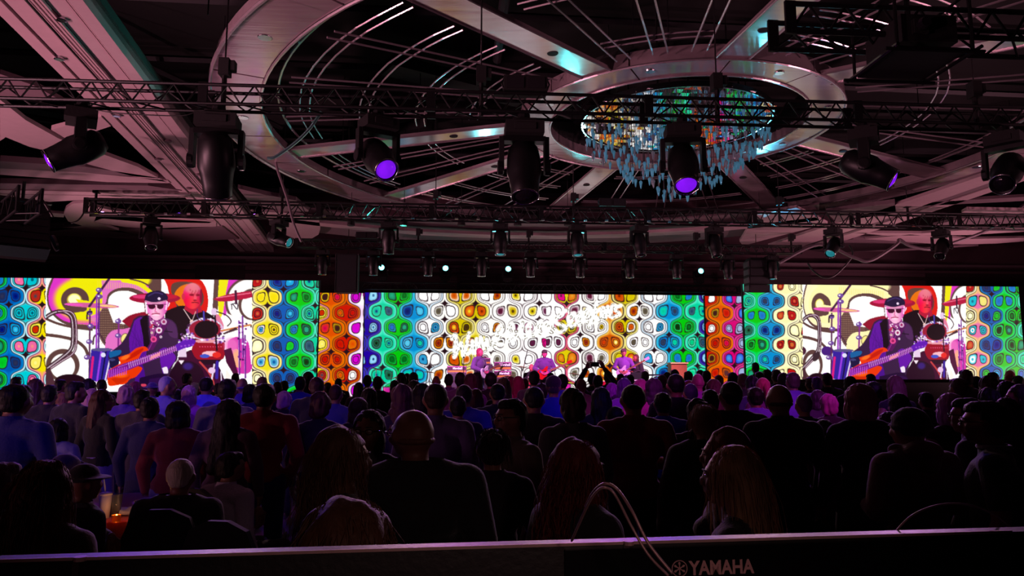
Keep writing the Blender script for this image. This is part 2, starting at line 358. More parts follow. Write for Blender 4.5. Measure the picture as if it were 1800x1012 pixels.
for i, a in enumerate(SPK):
    p0 = Vector((CI[0]+math.cos(a)*(RI-.1), CI[1]+math.sin(a)*(RI-.1), ZI+.02)); p1 = ringA_pt(a, .9)+Vector((0, 0, .02))
    e = empty('ceiling_spoke', p0, 'flat metal spoke between the ceiling rings, ' + SPL[i], 'ceiling spoke', 'spokes joining the two ceiling rings')
    spoke(Vector((0, 0, 0)), p1-p0, .62, .08, e, 'spoke_panel')
    s = Vector((-math.sin(a), math.cos(a), 0))
    for sg in (-1, 1): bar('edge_trim', s*.33*sg+Vector((0, 0, -.01)), p1-p0+s*.33*sg+Vector((0, 0, -.01)), .022, RAIL, e)
    m = (p1-p0)*.3; MB().lathe([(.02, -.015), (.10, -.015), (.11, .01)], 14, Matrix.Translation(m)).build('downlight', MATTE, e)
# paired thin rails: radial ones between the spokes and three broken oval hoops
SP = sorted(a % (2*math.pi) for a in SPK)
n_r = 0
grid = empty('ceiling_rail_grid', (CI[0], CI[1], ZI), 'web of paired thin pale rails filling the oval between the spokes', 'ceiling rails')
for i in range(8):
    a0 = SP[i]; a1 = SP[(i+1) % 8] + (2*math.pi if i == 7 else 0); nn = 3 if (a1-a0) > .7 else 2
    for k in range(1, nn+1):
        a = a0+(a1-a0)*k/(nn+1); s = Vector((-math.sin(a), math.cos(a), 0))*.14
        p0 = Vector((math.cos(a)*(RI+.25), math.sin(a)*(RI+.25), .05)); p1 = ringA_pt(a, 1.4)-grid.location+Vector((0, 0, .1))
        for sg in (-1, 1): bar('radial_rail', p0+s*sg, p1+s*sg, .02, RAIL, grid)
    for t in (.2, .42, .64, .86):
        arc = []; gap = .09
        if (i*3+int(t*10)) % 4 == 3: continue
        for side in (-.1, .1):
            pts = []
            for j in range(13):
                a = a0+gap/(t+.4)+(a1-a0-2*gap/(t+.4))*j/12; p0 = Vector((math.cos(a)*RI, math.sin(a)*RI, 0)); p1 = ringA_pt(a, 1.0)-grid.location
                q = p0.lerp(p1, t); q += Vector((math.cos(a), math.sin(a), 0))*side; q.z += .12; pts.append(q)
            MB().tube(pts, .018, 5).build('hoop_rail', RAIL, grid)
# ---- dark steelwork and ducts high above the rings
hs = empty('roof_steelwork', (4, 15, 9.2), 'dark ducts, pipes and girders hidden above the suspended rings', 'roof steelwork')
for i in range(26):
    x = -14+RNG.rand()*32; y = -7+RNG.rand()*26; a = RNG.choice([0, math.pi/2, .5, -.6, 1.1]); Ln = 3+RNG.rand()*8; z = -.6+RNG.rand()*1.6
    d = Vector((math.cos(a), math.sin(a), 0))*Ln/2; p = Vector((x-2, y-4, z))
    if i % 3 == 0: MB().box(p, Ln, .5+RNG.rand()*.5, .3, Matrix.Rotation(a, 3, 'Z')).build('duct', DUCT, hs)
    else: bar('pipe', p-d, p+d, .05+RNG.rand()*.08, DUCT, hs, 8)
for i in range(9):
    y = -12+i*3.2; bar('girder', (-16, y, .9), (18, y+1, .9), .09, DUCT, hs, 4)
for i in range(40):
    x = -14+RNG.rand()*30; y = -10+RNG.rand()*20; bar('hanger', (x, y, -1.2), (x, y, 1.3), .012, DUCT, hs, 4)

# ================================================================ chandelier
CH = empty('crystal_chandelier', (5.18, 16.85, ZI+.05), 'round crystal chandelier with a colourful mirrored disc and hanging cyan-lit glass drops', 'chandelier')
mm = bpy.data.materials.new('rippled_mirror'); mm.use_nodes = True; nt = mm.node_tree; b = nt.nodes['Principled BSDF']
b.inputs['Metallic'].default_value = 1; b.inputs['Roughness'].default_value = .04; b.inputs['Base Color'].default_value = (.95, .95, .95, 1)
RD = 2.2
vor = []
# the disc is a mosaic of small mirrors, each tipped a little its own way
mb = MB(); st = .2
nx = int(RD/st)+1
for i in range(-nx, nx):
    for j in range(-nx, nx):
        x = (i+.5)*st; y = (j+.5)*st
        if x*x+y*y > RD*RD: continue
        tx, ty = RNG.randn(2)*.02; ty -= .045
        n0 = len(mb.v); h = st/2*.97
        for dx2, dy2 in ((-h, -h), (-h, h), (h, h), (h, -h)): mb.v.append(Vector((x+dx2, y+dy2, tx*dx2*1+ty*dy2)))
        mb.f.append([n0, n0+1, n0+2, n0+3]); mb.m.append(0)
mb.build('mirror_mosaic', mm, CH, kind='stuff')
MB().lathe([(RD+.03, .02), (RD+.03, .10), (.05, .10)], 48).build('disc_back', MATTE, CH)
MB().lathe([(RD+.02, -.03), (RD+.06, -.03), (RD+.06, .1), (RD+.02, .1)], 48, cap=False).build('disc_rim', CHROME, CH)
for k in range(6):
    a = k*math.pi/3; bar('hanging_rod', (1.6*math.cos(a), 1.6*math.sin(a), .1), (1.6*math.cos(a), 1.6*math.sin(a), 2.4), .02, MATTE, CH)
DROP = mat('cyan_lit_glass_drop', (95, 175, 205), .08, .3, emit=.14, vary=.6, bscale=7)  # cyan tint and faint glow stand in for light reflected by the glass
DROPC = mat('smoked_glass_drop', (150, 150, 165), .15, .6, emit=.08, vary=.3)  # same put-in glow on the paler drops
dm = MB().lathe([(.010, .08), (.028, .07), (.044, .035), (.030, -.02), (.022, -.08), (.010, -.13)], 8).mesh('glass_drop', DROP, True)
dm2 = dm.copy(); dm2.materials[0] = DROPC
wires = MB(); nd = 0
for i in range(420):
    rr = RD*math.sqrt((i+.5)/420)*.99; a = i*2.39996
    if rr > RD*.93: rr = RD*.97
    x = rr*math.cos(a); y = rr*math.sin(a); low = .42+1.35*(1-(rr/RD)**1.5)
    if y > .2 and RNG.rand() < .72: continue
    if rr < RD*.5 and RNG.rand() < .4: continue
    z = -(low*(1 if i % 3 else .72) + RNG.rand()*.12)
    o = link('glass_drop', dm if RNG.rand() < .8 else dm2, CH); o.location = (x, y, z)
    wires.tube([(x, y, -.02), (x, y, z+.08)], .006, 3)
wires.build('suspension_wires', mat('fine_wire', (90, 90, 95), .4, .8), CH, kind='stuff')
# ================================================================ LED screens
# The picture shown on each LED wall is worked out per diode and stored as mesh colours (the wall is a grid of diodes).
def cl(*c): return np.array(c, float)
OL = cl(38, 16, 24)                                  # dark outline
PAL = {  # fill, rim glow, list of (outer, mid, core) eyes
 'green': (cl(0, 190, 10), cl(0, 215, 120), [((0, 110, 70), (20, 150, 110), (30, 160, 120)), ((0, 200, 90), (0, 60, 10), (10, 40, 10)), ((0, 200, 60), (0, 90, 20), (0, 110, 30)), ((0, 150, 190), (20, 110, 190), (20, 100, 190))]),
 'teal': (cl(0, 200, 150), cl(90, 235, 200), [((60, 100, 120), (40, 80, 100), (30, 60, 90)), ((30, 220, 160), (0, 180, 150), (0, 60, 120)), ((40, 120, 100), (20, 90, 60), (5, 30, 10)), ((80, 240, 190), (0, 200, 130), (0, 190, 120))]),
 'blue': (cl(0, 135, 200), cl(60, 190, 220), [((0, 120, 190), (0, 30, 110), (0, 20, 90)), ((60, 170, 220), (70, 190, 225), (90, 190, 225)), ((0, 150, 200), (0, 200, 160), (0, 190, 150)), ((0, 110, 190), (40, 60, 90), (40, 50, 80))]),
 'dblue': (cl(0, 85, 170), cl(0, 130, 200), [((0, 70, 160), (0, 30, 120), (0, 10, 110)), ((0, 150, 210), (20, 160, 215), (60, 190, 225)), ((0, 200, 60), (0, 190, 30), (0, 180, 30)), ((0, 60, 140), (30, 40, 80), (40, 45, 80))]),
 'navy': (cl(30, 0, 150), cl(60, 60, 190), [((110, 180, 230), (150, 210, 240), (10, 60, 120)), ((120, 190, 235), (150, 215, 240), (60, 110, 160))]),
 'whiteblue': (cl(245, 245, 245), cl(200, 225, 240), [((255, 255, 255), (255, 255, 255), (255, 255, 255)), ((30, 150, 200), (50, 150, 200), (0, 60, 120))]),
 'white': (cl(250, 246, 240), cl(255, 255, 250), [((255, 255, 255), (250, 250, 250), (255, 255, 255)), ((250, 245, 245), (90, 20, 50), (80, 20, 40)), ((225, 130, 0), (160, 50, 0), (110, 20, 20)), ((255, 250, 240), (200, 170, 0), (90, 60, 0)), ((255, 255, 255), (90, 80, 60), (80, 70, 60))]),
 'yellow': (cl(208, 186, 0), cl(245, 235, 160), [((200, 180, 0), (70, 50, 10), (60, 40, 10)), ((200, 60, 0), (225, 120, 20), (235, 200, 30)), ((205, 90, 0), (200, 70, 0), (120, 30, 0)), ((215, 195, 0), (205, 185, 0), (205, 185, 0)), ((255, 250, 230), (205, 90, 10), (195, 70, 0))]),
 'magyellow': (cl(215, 195, 0), cl(220, 60, 140), [((230, 0, 130), (215, 0, 120), (90, 20, 60)), ((255, 250, 240), (255, 250, 245), (255, 250, 250)), ((215, 195, 0), (90, 90, 50), (90, 90, 60)), ((215, 100, 0), (220, 130, 20), (220, 150, 40))]),
 'whitemag': (cl(250, 246, 246), cl(255, 252, 252), [((215, 0, 120), (215, 0, 120), (225, 0, 130)), ((255, 255, 255), (255, 255, 255), (255, 255, 255)), ((250, 250, 250), (90, 20, 60), (80, 30, 60)), ((255, 250, 200), (210, 185, 0), (80, 60, 0))]),
 'orange': (cl(200, 85, 0), cl(245, 205, 90), [((215, 90, 0), (235, 170, 40), (255, 240, 160)), ((255, 255, 240), (255, 255, 250), (255, 255, 255)), ((205, 80, 0), (200, 60, 0), (200, 50, 0))]),
 'redor': (cl(215, 75, 0), cl(225, 120, 0), [((215, 60, 0), (205, 20, 60), (200, 0, 60)), ((220, 90, 0), (90, 40, 40), (80, 40, 50)), ((225, 180, 0), (60, 30, 20), (60, 20, 20)), ((215, 50, 0), (190, 20, 0), (180, 10, 0))]),
 'red': (cl(195, 20, 0), cl(225, 110, 0), [((255, 240, 230), (255, 255, 255), (255, 255, 255)), ((230, 170, 0), (60, 20, 20), (60, 20, 20)), ((200, 30, 0), (190, 20, 0), (190, 10, 0)), ((220, 60, 0), (230, 190, 0), (240, 200, 0)), ((215, 110, 0), (215, 90, 0), (215, 70, 0))]),
 'whitepurple': (cl(250, 240, 245), cl(235, 200, 235), [((215, 0, 210), (210, 0, 205), (210, 0, 205)), ((200, 0, 190), (205, 0, 200), (200, 0, 200))]),
 'yelpink': (cl(235, 215, 0), cl(235, 120, 170), [((235, 110, 170), (225, 90, 160), (90, 30, 50)), ((250, 230, 110), (240, 225, 90), (245, 235, 130)), ((200, 30, 10), (160, 40, 30), (80, 60, 70)), ((240, 230, 60), (200, 40, 0), (190, 40, 0))]),
 'yelcream': (cl(232, 214, 20), cl(245, 225, 160), [((255, 255, 255), (20, 150, 200), (20, 145, 195)), ((240, 220, 0), (235, 210, 0), (80, 50, 20)), ((230, 230, 240), (60, 160, 200), (0, 90, 160)), ((245, 225, 60), (240, 215, 0), (235, 215, 0))]),
 'cream': (cl(248, 238, 170), cl(250, 245, 200), [((200, 30, 10), (170, 10, 20), (200, 90, 50)), ((255, 250, 180), (255, 250, 200), (255, 250, 210)), ((190, 20, 10), (200, 90, 40), (210, 100, 40))]),
 'cyan': (cl(0, 195, 205), cl(225, 240, 250), [((220, 90, 160), (230, 100, 150), (235, 130, 130)), ((0, 190, 200), (0, 185, 200), (0, 90, 110)), ((240, 110, 160), (235, 100, 160), (240, 150, 130))]),
 'pinkcyan': (cl(225, 110, 165), cl(240, 210, 110), [((225, 215, 110), (235, 220, 120), (240, 225, 110)), ((0, 190, 205), (0, 185, 200), (0, 110, 140)), ((0, 190, 205), (255, 255, 255), (0, 190, 210))]),
 'magenta': (cl(205, 0, 110), cl(230, 60, 150), [((40, 60, 200), (60, 130, 220), (60, 150, 225)), ((160, 160, 200), (150, 170, 210), (160, 180, 215))]),
}
def pattern(PX, PY, cols, y0, dy, seed=0):
    """cols: list of (centre x, parity, palette). Columns swell at every second row and hold two eyes there."""
    xs = np.array([c[0] for c in cols], float); out = np.zeros(PX.shape+(3,))
    N = len(cols); best = np.full(PX.shape, 1e9); idx = np.zeros(PX.shape, int); dist = np.zeros(PX.shape)
    rowf = (PY-y0)/dy
    for k, (cx, par, pal) in enumerate(cols):
        sp = (xs[min(k+1, N-1)]-xs[max(k-1, 0)])/(min(k+1, N-1)-max(k-1, 0)); 
        
        def hwf(q): w_ = np.cos(math.pi*(q-par)); return sp*(.5+.40*np.tanh(1.75*w_)/.9414)
        hw = hwf(rowf); sl = (hwf(rowf+.02)-hwf(rowf-.02))/(.04*dy)
        d = (np.abs(PX-cx)-hw)/np.sqrt(1+sl*sl)
        m = d < best; best[m] = d[m]; idx[m] = k
    dd = -best
    for k, (cx, par, pal) in enumerate(cols):
        m = idx == k
        if not m.any(): continue
        fill, rim, eyes = PAL[pal]; sp = (xs[min(k+1, N-1)]-xs[max(k-1, 0)])/(min(k+1, N-1)-max(k-1, 0))
        x = PX[m]; y = PY[m]; d = dd[m]; rf = rowf[m]
        t = np.clip((d-1.0)/5, 0, 1)[:, None]; col = rim*(1-t)+fill*t
        # second contour line running inside the edge
        l = np.exp(-((d-3.6)/.62)**2)[:, None]*(.78 if k % 2 else 0); col = col*(1-l)+OL*l
        row = np.round((rf-par)/2)*2+par; ry = y-(y0+row*dy)
        for sgn in (-1, 1):
            rnd = np.random.RandomState(seed*977+k*31+(0 if sgn < 0 else 1))
            order = [rnd.randint(len(eyes)) for _ in range(4)]
            ex = cx+sgn*sp*.405
            u = (x-ex)/(sp*.30); v = ry/(dy*.345)
            big = .80+.24*np.random.RandomState(seed*31+k*7+(sgn > 0)).rand(); q4 = ((row-par)/2).astype(int) % 5; vr = np.random.RandomState(seed+k*5+sgn).rand(5)[q4]*.22-.08; u = u/(big+vr); v = v/(big+vr)
            rr = (np.abs(u)**2.3+np.abs(v)**2.3)**(1/2.3) - .42*np.clip(-u*sgn, 0, 1)*np.clip(np.sign(((k+2) % 2)*2-1)*v, 0, 1)
            for q in range(4):
                e = eyes[order[q] if len(eyes) > 1 else 0]
                if len(eyes) > 1 and q % 2 == 1 and order[q] == order[q-1]: e = eyes[(order[q]+1) % len(eyes)]
                sel = (((row-par)/2).astype(int) % 4 == q) & (rr < 1.12)
                if not sel.any(): continue
                r_ = rr[sel][:, None]
                hole = 1.0; c = np.zeros((r_.shape[0], 3))+col[sel]
                def over(c, edge, color, soft=.10):
                    a = np.clip((edge-r_)/soft+.5, 0, 1); return c*(1-a)+np.array(color, float)*a
                ring = rnd.rand()
                c = over(c, 1.0, OL); c = over(c, .84, e[0])
                if (q+k) % 2: c = over(c, .62, OL); c = over(c, .50, e[1])
                else: c = over(c, .66, e[1], .4)
                c = over(c, .26, e[2])
                col[sel] = c
        l = np.exp(-(d/.75)**2)[:, None]*.85; col = col*(1-l)+OL*l
        for side in (-1, 1):      # dark four-pointed star where four cells meet
            on = np.random.RandomState(seed*7+k).rand(9)[((row-par)/2).astype(int) % 9] < .26
            uu = np.abs(x-cx)/(sp*.42); vv = np.abs(y-(y0+(row+side*.5)*dy))/(dy*.34)
            a_ = (np.clip((1-(uu**.55+vv**.55))/.12, 0, 1)*on)[:, None]; col = col*(1-a_)+OL*a_
        out[m] = col
    return out
# ------- tiny painter used for the live picture on the side screens (1800 x 995 units, drawn at 3 samples per diode)
class Paint:
    def __init__(s, x0, y0, x1, y1, ss, k):   # k: paint units per sample
        s.k = k; s.x0, s.y0 = x0, y0; s.W = int((x1-x0)/k); s.H = int((y1-y0)/k)
        s.c = np.full((s.H, s.W, 3), 250.); yy, xx = np.mgrid[0:s.H, 0:s.W]; s.X = xx*k+x0; s.Y = yy*k+y0
    def blend(s, a, col):
        a = a[..., None]; s.c = s.c*(1-a)+np.array(col, float)*a
    def poly(s, pts, col, soft=0, alpha=1):
        P = np.array(pts, float); (x0, y0), (x1, y1) = P.min(0), P.max(0); sl = s.win(x0, y0, x1, y1); X = s.X[sl]; Y = s.Y[sl]
        m = np.zeros(X.shape, bool); n = len(P)
        for i in range(n):
            xa, ya = P[i]; xb, yb = P[(i+1) % n]
            if ya != yb: m ^= ((ya > Y) != (yb > Y)) & (X < (xb-xa)*(Y-ya)/(yb-ya)+xa)
        s.put(sl, m.astype(float)*alpha, col)
    def blendf(s, a, f): cc = f(s.X, s.Y); s.c = s.c*(1-a[..., None])+cc*a[..., None]
    def win(s, x0, y0, x1, y1):
        j0 = max(0, int((x0-s.x0)/s.k)-1); j1 = min(s.W, int((x1-s.x0)/s.k)+2); i0 = max(0, int((y0-s.y0)/s.k)-1); i1 = min(s.H, int((y1-s.y0)/s.k)+2)
        return slice(i0, max(i0, i1)), slice(j0, max(j0, j1))
    def put(s, sl, a, col):
        a = a[..., None]; col = col(s.X[sl], s.Y[sl]) if callable(col) else np.array(col, float); s.c[sl] = s.c[sl]*(1-a)+col*a
    def ell(s, cx, cy, rx, ry, col, rot=0, soft=.04, alpha=1, inner=0):
        m = max(rx, ry)*1.4+3; sl = s.win(cx-m, cy-m, cx+m, cy+m)
        c, n = math.cos(rot), math.sin(rot); dx = s.X[sl]-cx; dy = s.Y[sl]-cy
        r = np.hypot((dx*c+dy*n)/rx, (-dx*n+dy*c)/ry); a = np.clip((1-r)/soft+.5, 0, 1)*alpha
        if inner: a = a*np.clip((r-inner)/soft+.5, 0, 1)
        s.put(sl, a, col)
    def line(s, pts, w_, col, alpha=1):
        xs = [p[0] for p in pts]; ys = [p[1] for p in pts]; sl = s.win(min(xs)-w_, min(ys)-w_, max(xs)+w_, max(ys)+w_); X = s.X[sl]; Y = s.Y[sl]
        D = np.full(X.shape, 1e9)
        for (xa, ya), (xb, yb) in zip(pts[:-1], pts[1:]):
            dx, dy = xb-xa, yb-ya; L2 = dx*dx+dy*dy+1e-9
            t = np.clip(((X-xa)*dx+(Y-ya)*dy)/L2, 0, 1); D = np.minimum(D, np.hypot(X-xa-t*dx, Y-ya-t*dy))
        s.put(sl, np.clip((w_/2-D)/s.k+.5, 0, 1)*alpha, col)
def smooth(pts, n=8):
    out = []; P = [np.array(p, float) for p in pts]; P = [P[0]]+P+[P[-1]]
    for i in range(1, len(P)-2):
        for j in range(n):
            t = j/n; a, b, c, d = P[i-1], P[i], P[i+1], P[i+2]
            out.append(tuple(.5*(2*b+(c-a)*t+(2*a-5*b+4*c-d)*t*t+(3*b-a-3*c+d)*t**3)))
    out.append(tuple(P[-2])); return out
def live_picture(variant):
    p = Paint(70, 30, 1810, 1010, 3, 2.6)
    BR = (92, 62, 58); MG = (215, 50, 190); YE = (232, 225, 10) if variant == 0 else (248, 240, 170); PK = (222, 110, 190) if variant == 0 else (250, 238, 175)
    W1 = (252, 250, 246)
    p.poly(smooth([(150, 30), (112, 130), (108, 240), (150, 340), (250, 420), (420, 455), (620, 470), (780, 440), (1010, 300), (1090, 200), (1060, 30)]), BR)
    p.poly(smooth([(165, 40), (125, 150), (122, 240), (160, 325), (260, 400), (430, 430), (620, 440), (760, 420), (900, 300), (960, 200), (940, 30)]), MG if variant == 0 else (250, 235, 190))
    for r_, c in ((1.0, (225, 70, 180) if variant == 0 else (250, 240, 180)), (.93, (230, 150, 100) if variant == 0 else (250, 240, 190)), (.86, YE)):
        p.ell(430, 215, 290*r_, 205*r_, c, soft=.08)
    p.ell(640, 60, 330, 90, YE, soft=.1)
    p.poly(smooth([(560, 60), (560, 300), (440, 375), (640, 420), (900, 330), (1000, 200), (880, 100), (720, 60)]), PK)
    p.line(smooth([(740, 60), (860, 85), (960, 150), (1010, 210)]), 34, YE); p.line(smooth([(800, 48), (900, 75), (985, 125), (1020, 170)]), 12, BR)
    for i in range(22): p.line([(530+i*18, 62+i*2), (530+i*18, 118+i*2)], 5, (236, 220, 80), .6)
    for i in range(26):
        for j in range(4): p.ell(350+i*16, 380+j*15, 4, 4, YE, soft=.4, alpha=.7)
    # spiral
    p.ell(340, 222, 116, 106, BR); p.ell(335, 215, 52, 46, (250, 245, 190)); p.ell(335, 222, 60, 52, (240, 228, 70), inner=.86, soft=.2)
    p.poly([(345, 215), (455, 232), (455, 255), (380, 262)], YE); p.ell(400, 295, 40, 26, BR)
    # second arch
    p.poly(smooth([(600, 240), (620, 170), (700, 125), (820, 125), (930, 180), (960, 260), (900, 460), (760, 620), (600, 610), (530, 480), (540, 340)]), BR)
    for i in range(14):
        for j in range(16): p.ell(548+i*15, 300+j*19, 4.5, 4.5, (190, 150, 120), soft=.5, alpha=.6)
    p.poly(smooth([(615, 290), (625, 200), (690, 152), (800, 152), (890, 200), (920, 290), (900, 420), (760, 425), (660, 410)]), W1)
    p.poly(smooth([(590, 620), (600, 540), (650, 480), (740, 465), (850, 470), (850, 700), (600, 700)]), PK); p.ell(760, 550, 40, 50, (240, 225, 130)); p.ell(760, 550, 40, 50, BR, inner=.88)
    # lower white area with brown bands and ring
    p.poly(smooth([(95, 370), (180, 400), (330, 450), (470, 490), (560, 600), (600, 700), (600, 1010), (95, 1010)]), W1)
    p.line(smooth([(100, 380), (200, 420), (330, 450), (480, 470)]), 20, BR)
    p.line(smooth([(95, 512), (220, 528), (340, 560), (420, 620), (450, 690)]), 26, BR)
    p.ell(238, 765, 140, 135, BR); p.ell(238, 775, 102, 104, W1)
    p.line(smooth([(490, 590), (500, 530), (540, 505), (580, 560), (590, 580)]), 14, (80, 50, 60))
    p.ell(300, 900, 130, 60, (34, 10, 22)); p.poly([(95, 790), (130, 800), (175, 910), (175, 1010), (95, 1010)], (75, 42, 52))
    # red and orange nest behind the drummer
    p.poly(smooth([(1075, 40), (1110, 110), (1130, 250), (1100, 330), (1300, 420), (1430, 330), (1445, 180), (1400, 70), (1340, 40)]), (212, 22, 8))
    p.poly(smooth([(1140, 150), (1150, 90), (1230, 70), (1350, 90), (1410, 180), (1400, 260), (1330, 330), (1200, 310)]), (92, 60, 50))
    p.poly(smooth([(1180, 250), (1170, 170), (1220, 110), (1300, 95), (1370, 170), (1360, 280), (1240, 310)]), (225, 110, 0))
    p.poly([(1060, 45), (1080, 45), (1105, 120), (1100, 250), (1060, 250)], W1)
    p.poly([(1500, 45), (1540, 45), (1530, 300), (1480, 380), (1490, 200)], BR)
    p.poly(smooth([(1540, 45), (1640, 45), (1600, 200), (1570, 330), (1540, 380), (1530, 200)]), (232, 222, 10)); p.poly(smooth([(1620, 45), (1740, 45), (1640, 140), (1610, 260), (1600, 340), (1575, 340), (1590, 200)]), MG)
    p.ell(1800, 240, 210, 210, BR); p.ell(1800, 240, 190, 190, W1); p.ell(1810, 260, 110, 130, BR); p.ell(1830, 270, 105, 110, W1); p.poly([(1600, 330), (1800, 420), (1800, 1010), (1600, 1010)], W1)
    # chromed pipe bent in the left foreground
    pipe = smooth([(60, 400), (130, 345), (210, 318), (285, 340), (318, 400), (322, 560), (300, 640), (220, 710), (110, 790)])
    p.line(pipe, 34, (60, 34, 44)); p.line(pipe, 8, (210, 190, 200))
    pipe2 = smooth([(200, 318), (300, 320), (345, 390), (350, 590), (320, 670), (230, 730), (140, 790)])
    p.line(pipe2, 22, (84, 40, 62)); p.line(pipe2, 5, (235, 215, 225))
    if variant: p.ell(290, 690, 60, 34, (60, 40, 46), rot=-.6); p.ell(420, 640, 60, 40, (70, 30, 120)); p.ell(90, 640, 60, 40, (70, 30, 50))
    # cymbals and stands
    p.ell(480, 268, 228, 20, (205, 90, 150), rot=.05); p.ell(330, 262, 80, 9, (235, 80, 190), rot=.05); p.ell(600, 272, 90, 9, (240, 190, 130), rot=.08)
    p.line([(460, 275), (625, 45)], 20, (70, 30, 70))
    for x, t, c in ((465, 300, (90, 40, 80)), (522, 180, (150, 50, 190)), (540, 200, (90, 30, 130)), (706, 380, (130, 40, 130))): p.line([(x, t), (x-6, 900 if x < 600 else 620)], 14, c)
    for x, y in ((540, 140), (545, 195), (462, 330), (470, 440), (458, 570), (440, 700), (700, 400), (700, 520)):
        p.ell(x, y, 26, 20, (110, 70, 150)); p.ell(x-8, y-4, 9, 7, (235, 225, 245))
    p.line(smooth([(440, 380), (445, 330), (480, 320)]), 12, (40, 20, 40))
    p.poly(smooth([(730, 400), (800, 350), (930, 325), (950, 400), (850, 440), (800, 455)]), (140, 16, 40)); p.line([(720, 375), (940, 290)], 8, (240, 235, 235))
    p.ell(1005, 208, 212, 44, (158, 14, 52)); p.ell(900, 195, 80, 16, (215, 50, 110)); p.ell(1130, 195, 60, 18, (190, 20, 50))
    p.poly(smooth([(1490, 215), (1620, 175), (1810, 150), (1810, 200), (1640, 232), (1540, 235)]), (176, 20, 58)); p.line([(1520, 205), (1800, 165)], 8, (235, 110, 140)); p.line([(1678, 150), (1682, 250)], 20, (70, 20, 50))
    p.line(smooth([(1640, 260), (1690, 250), (1690, 300), (1650, 255), (1645, 300)]), 7, (40, 30, 50))
    # blue toms at the left
    p.poly([(475, 640), (640, 630), (650, 760), (600, 900), (500, 900), (455, 880)], (52, 32, 150)); p.line([(560, 650), (525, 890)], 16, (150, 60, 220)); p.line([(600, 640), (560, 890)], 12, (20, 16, 60)); p.line([(645, 650), (590, 900)], 12, (225, 215, 235)); p.line([(490, 700), (470, 890)], 20, (215, 30, 120)); p.ell(565, 636, 90, 14, (90, 80, 130)); p.ell(575, 680, 20, 20, (220, 215, 240))
    # drummer
    p.poly(smooth([(1090, 320), (1170, 285), (1250, 270), (1400, 310), (1500, 370), (1540, 480), (1480, 560), (1150, 560), (1090, 440)]), (14, 5, 12))
    p.poly(smooth([(1500, 340), (1540, 350), (1580, 440), (1560, 470), (1510, 420)]), (222, 120, 150))
    skin = lambda X, Y: np.stack([200+35*np.clip((X-1310)/80, -1, 1)*0+40*np.cos((X-1300)/55), 30+70*np.clip((200-Y)/100, 0, 1)+25*np.cos((X-1330)/22), 60+70*np.clip((230-Y)/120, 0, 1)], -1)
    p.poly([(1260, 250), (1380, 250), (1400, 320), (1320, 345), (1250, 300)], (176, 20, 50))
    p.ell(1318, 190, 80, 108, skin); p.ell(1242, 195, 14, 26, (200, 40, 70)); p.ell(1318, 125, 66, 42, (225, 120, 135), soft=.5, alpha=.7)
    p.ell(1312, 180, 20, 9, (130, 10, 34), soft=.6); p.ell(1363, 182, 18, 9, (130, 10, 34), soft=.6); p.ell(1342, 205, 12, 26, (240, 90, 110), soft=.7, alpha=.7); p.ell(1340, 226, 15, 6, (140, 10, 36), soft=.6); p.line(smooth([(1312, 246), (1340, 242), (1368, 248)]), 7, (110, 8, 26)); p.ell(1390, 190, 12, 60, (120, 10, 40), alpha=.8)
    for i in range(14): p.ell(1300+i*6.5, 140+(i*37 % 50), 6, 8, (160, 30, 50), soft=.9, alpha=.45)
    p.line([(1245, 300), (1310, 400)], 7, (225, 190, 190)); p.line([(1345, 320), (1315, 400)], 6, (225, 190, 190)); p.ell(1312, 405, 15, 18, (235, 200, 190))
    # drum kit
    p.poly(smooth([(1150, 900), (1170, 760), (1300, 640), (1450, 700), (1560, 820), (1560, 1010), (1150, 1010)]), (58, 4, 40)); p.ell(1270, 880, 150, 150, (30, 4, 26)); p.line(smooth([(1380, 740), (1450, 820), (1490, 900), (1500, 1000)]), 16, (190, 60, 60)); p.ell(1280, 775, 40, 30, (50, 26, 110), soft=.6)
    p.ell(1420, 470, 150, 92, (150, 24, 50)); p.ell(1425, 466, 150, 90, (205, 190, 215), inner=.90); p.ell(1435, 468, 100, 74, (8, 3, 8))
    p.poly(smooth([(1330, 570), (1560, 560), (1585, 640), (1560, 720), (1370, 720), (1310, 640)]), (150, 8, 30)); p.ell(1455, 565, 130, 16, (225, 150, 160)); p.ell(1470, 670, 72, 22, (240, 180, 190)); p.ell(1420, 690, 40, 16, (60, 80, 190)); p.ell(1520, 680, 36, 24, (225, 40, 30)); p.poly([(1370, 720), (1560, 720), (1520, 760), (1420, 760)], (30, 5, 25))
    rs = np.random.RandomState(3)
    for i in range(95):
        a = rs.rand()*6.28; q = [(1420+145*math.cos(a), 468+88*math.sin(a)), (1225+rs.rand()*110, 500+rs.rand()*60), (1500+rs.rand()*90, 520+rs.rand()*60)][i % 3]
        p.ell(q[0], q[1], 5+rs.rand()*9, 5+rs.rand()*8, [(240, 230, 245), (150, 90, 190), (60, 20, 60), (225, 170, 215)][rs.randint(4)], soft=.4)
    for i in range(9): p.ell(1380+i*22, 612, 5, 5, (225, 80, 120), soft=.4)
    p.poly([(1200, 620), (1265, 610), (1270, 700), (1205, 700)], (225, 200, 225)); p.poly([(1200, 725), (1250, 725), (1225, 760)], (240, 225, 235)); p.line([(1205, 705), (1270, 705)], 14, (60, 10, 50))
    p.poly(smooth([(1610, 640), (1620, 560), (1700, 530), (1780, 570), (1800, 700), (1800, 820), (1700, 830), (1640, 760)]), (205, 50, 165)); p.poly(smooth([(1650, 640), (1700, 640), (1720, 780), (1680, 780)]), (240, 170, 130)); p.ell(1640, 600, 60, 60, (235, 120, 190), soft=.6, alpha=.7)
    p.poly([(1580, 640), (1640, 620), (1700, 840), (1670, 860), (1600, 740)], (70, 8, 50)); p.line([(1560, 480), (1700, 450), (1800, 430)], 14, (205, 120, 60)); p.poly([(1570, 500), (1680, 450), (1700, 470), (1580, 510)], (70, 40, 50))
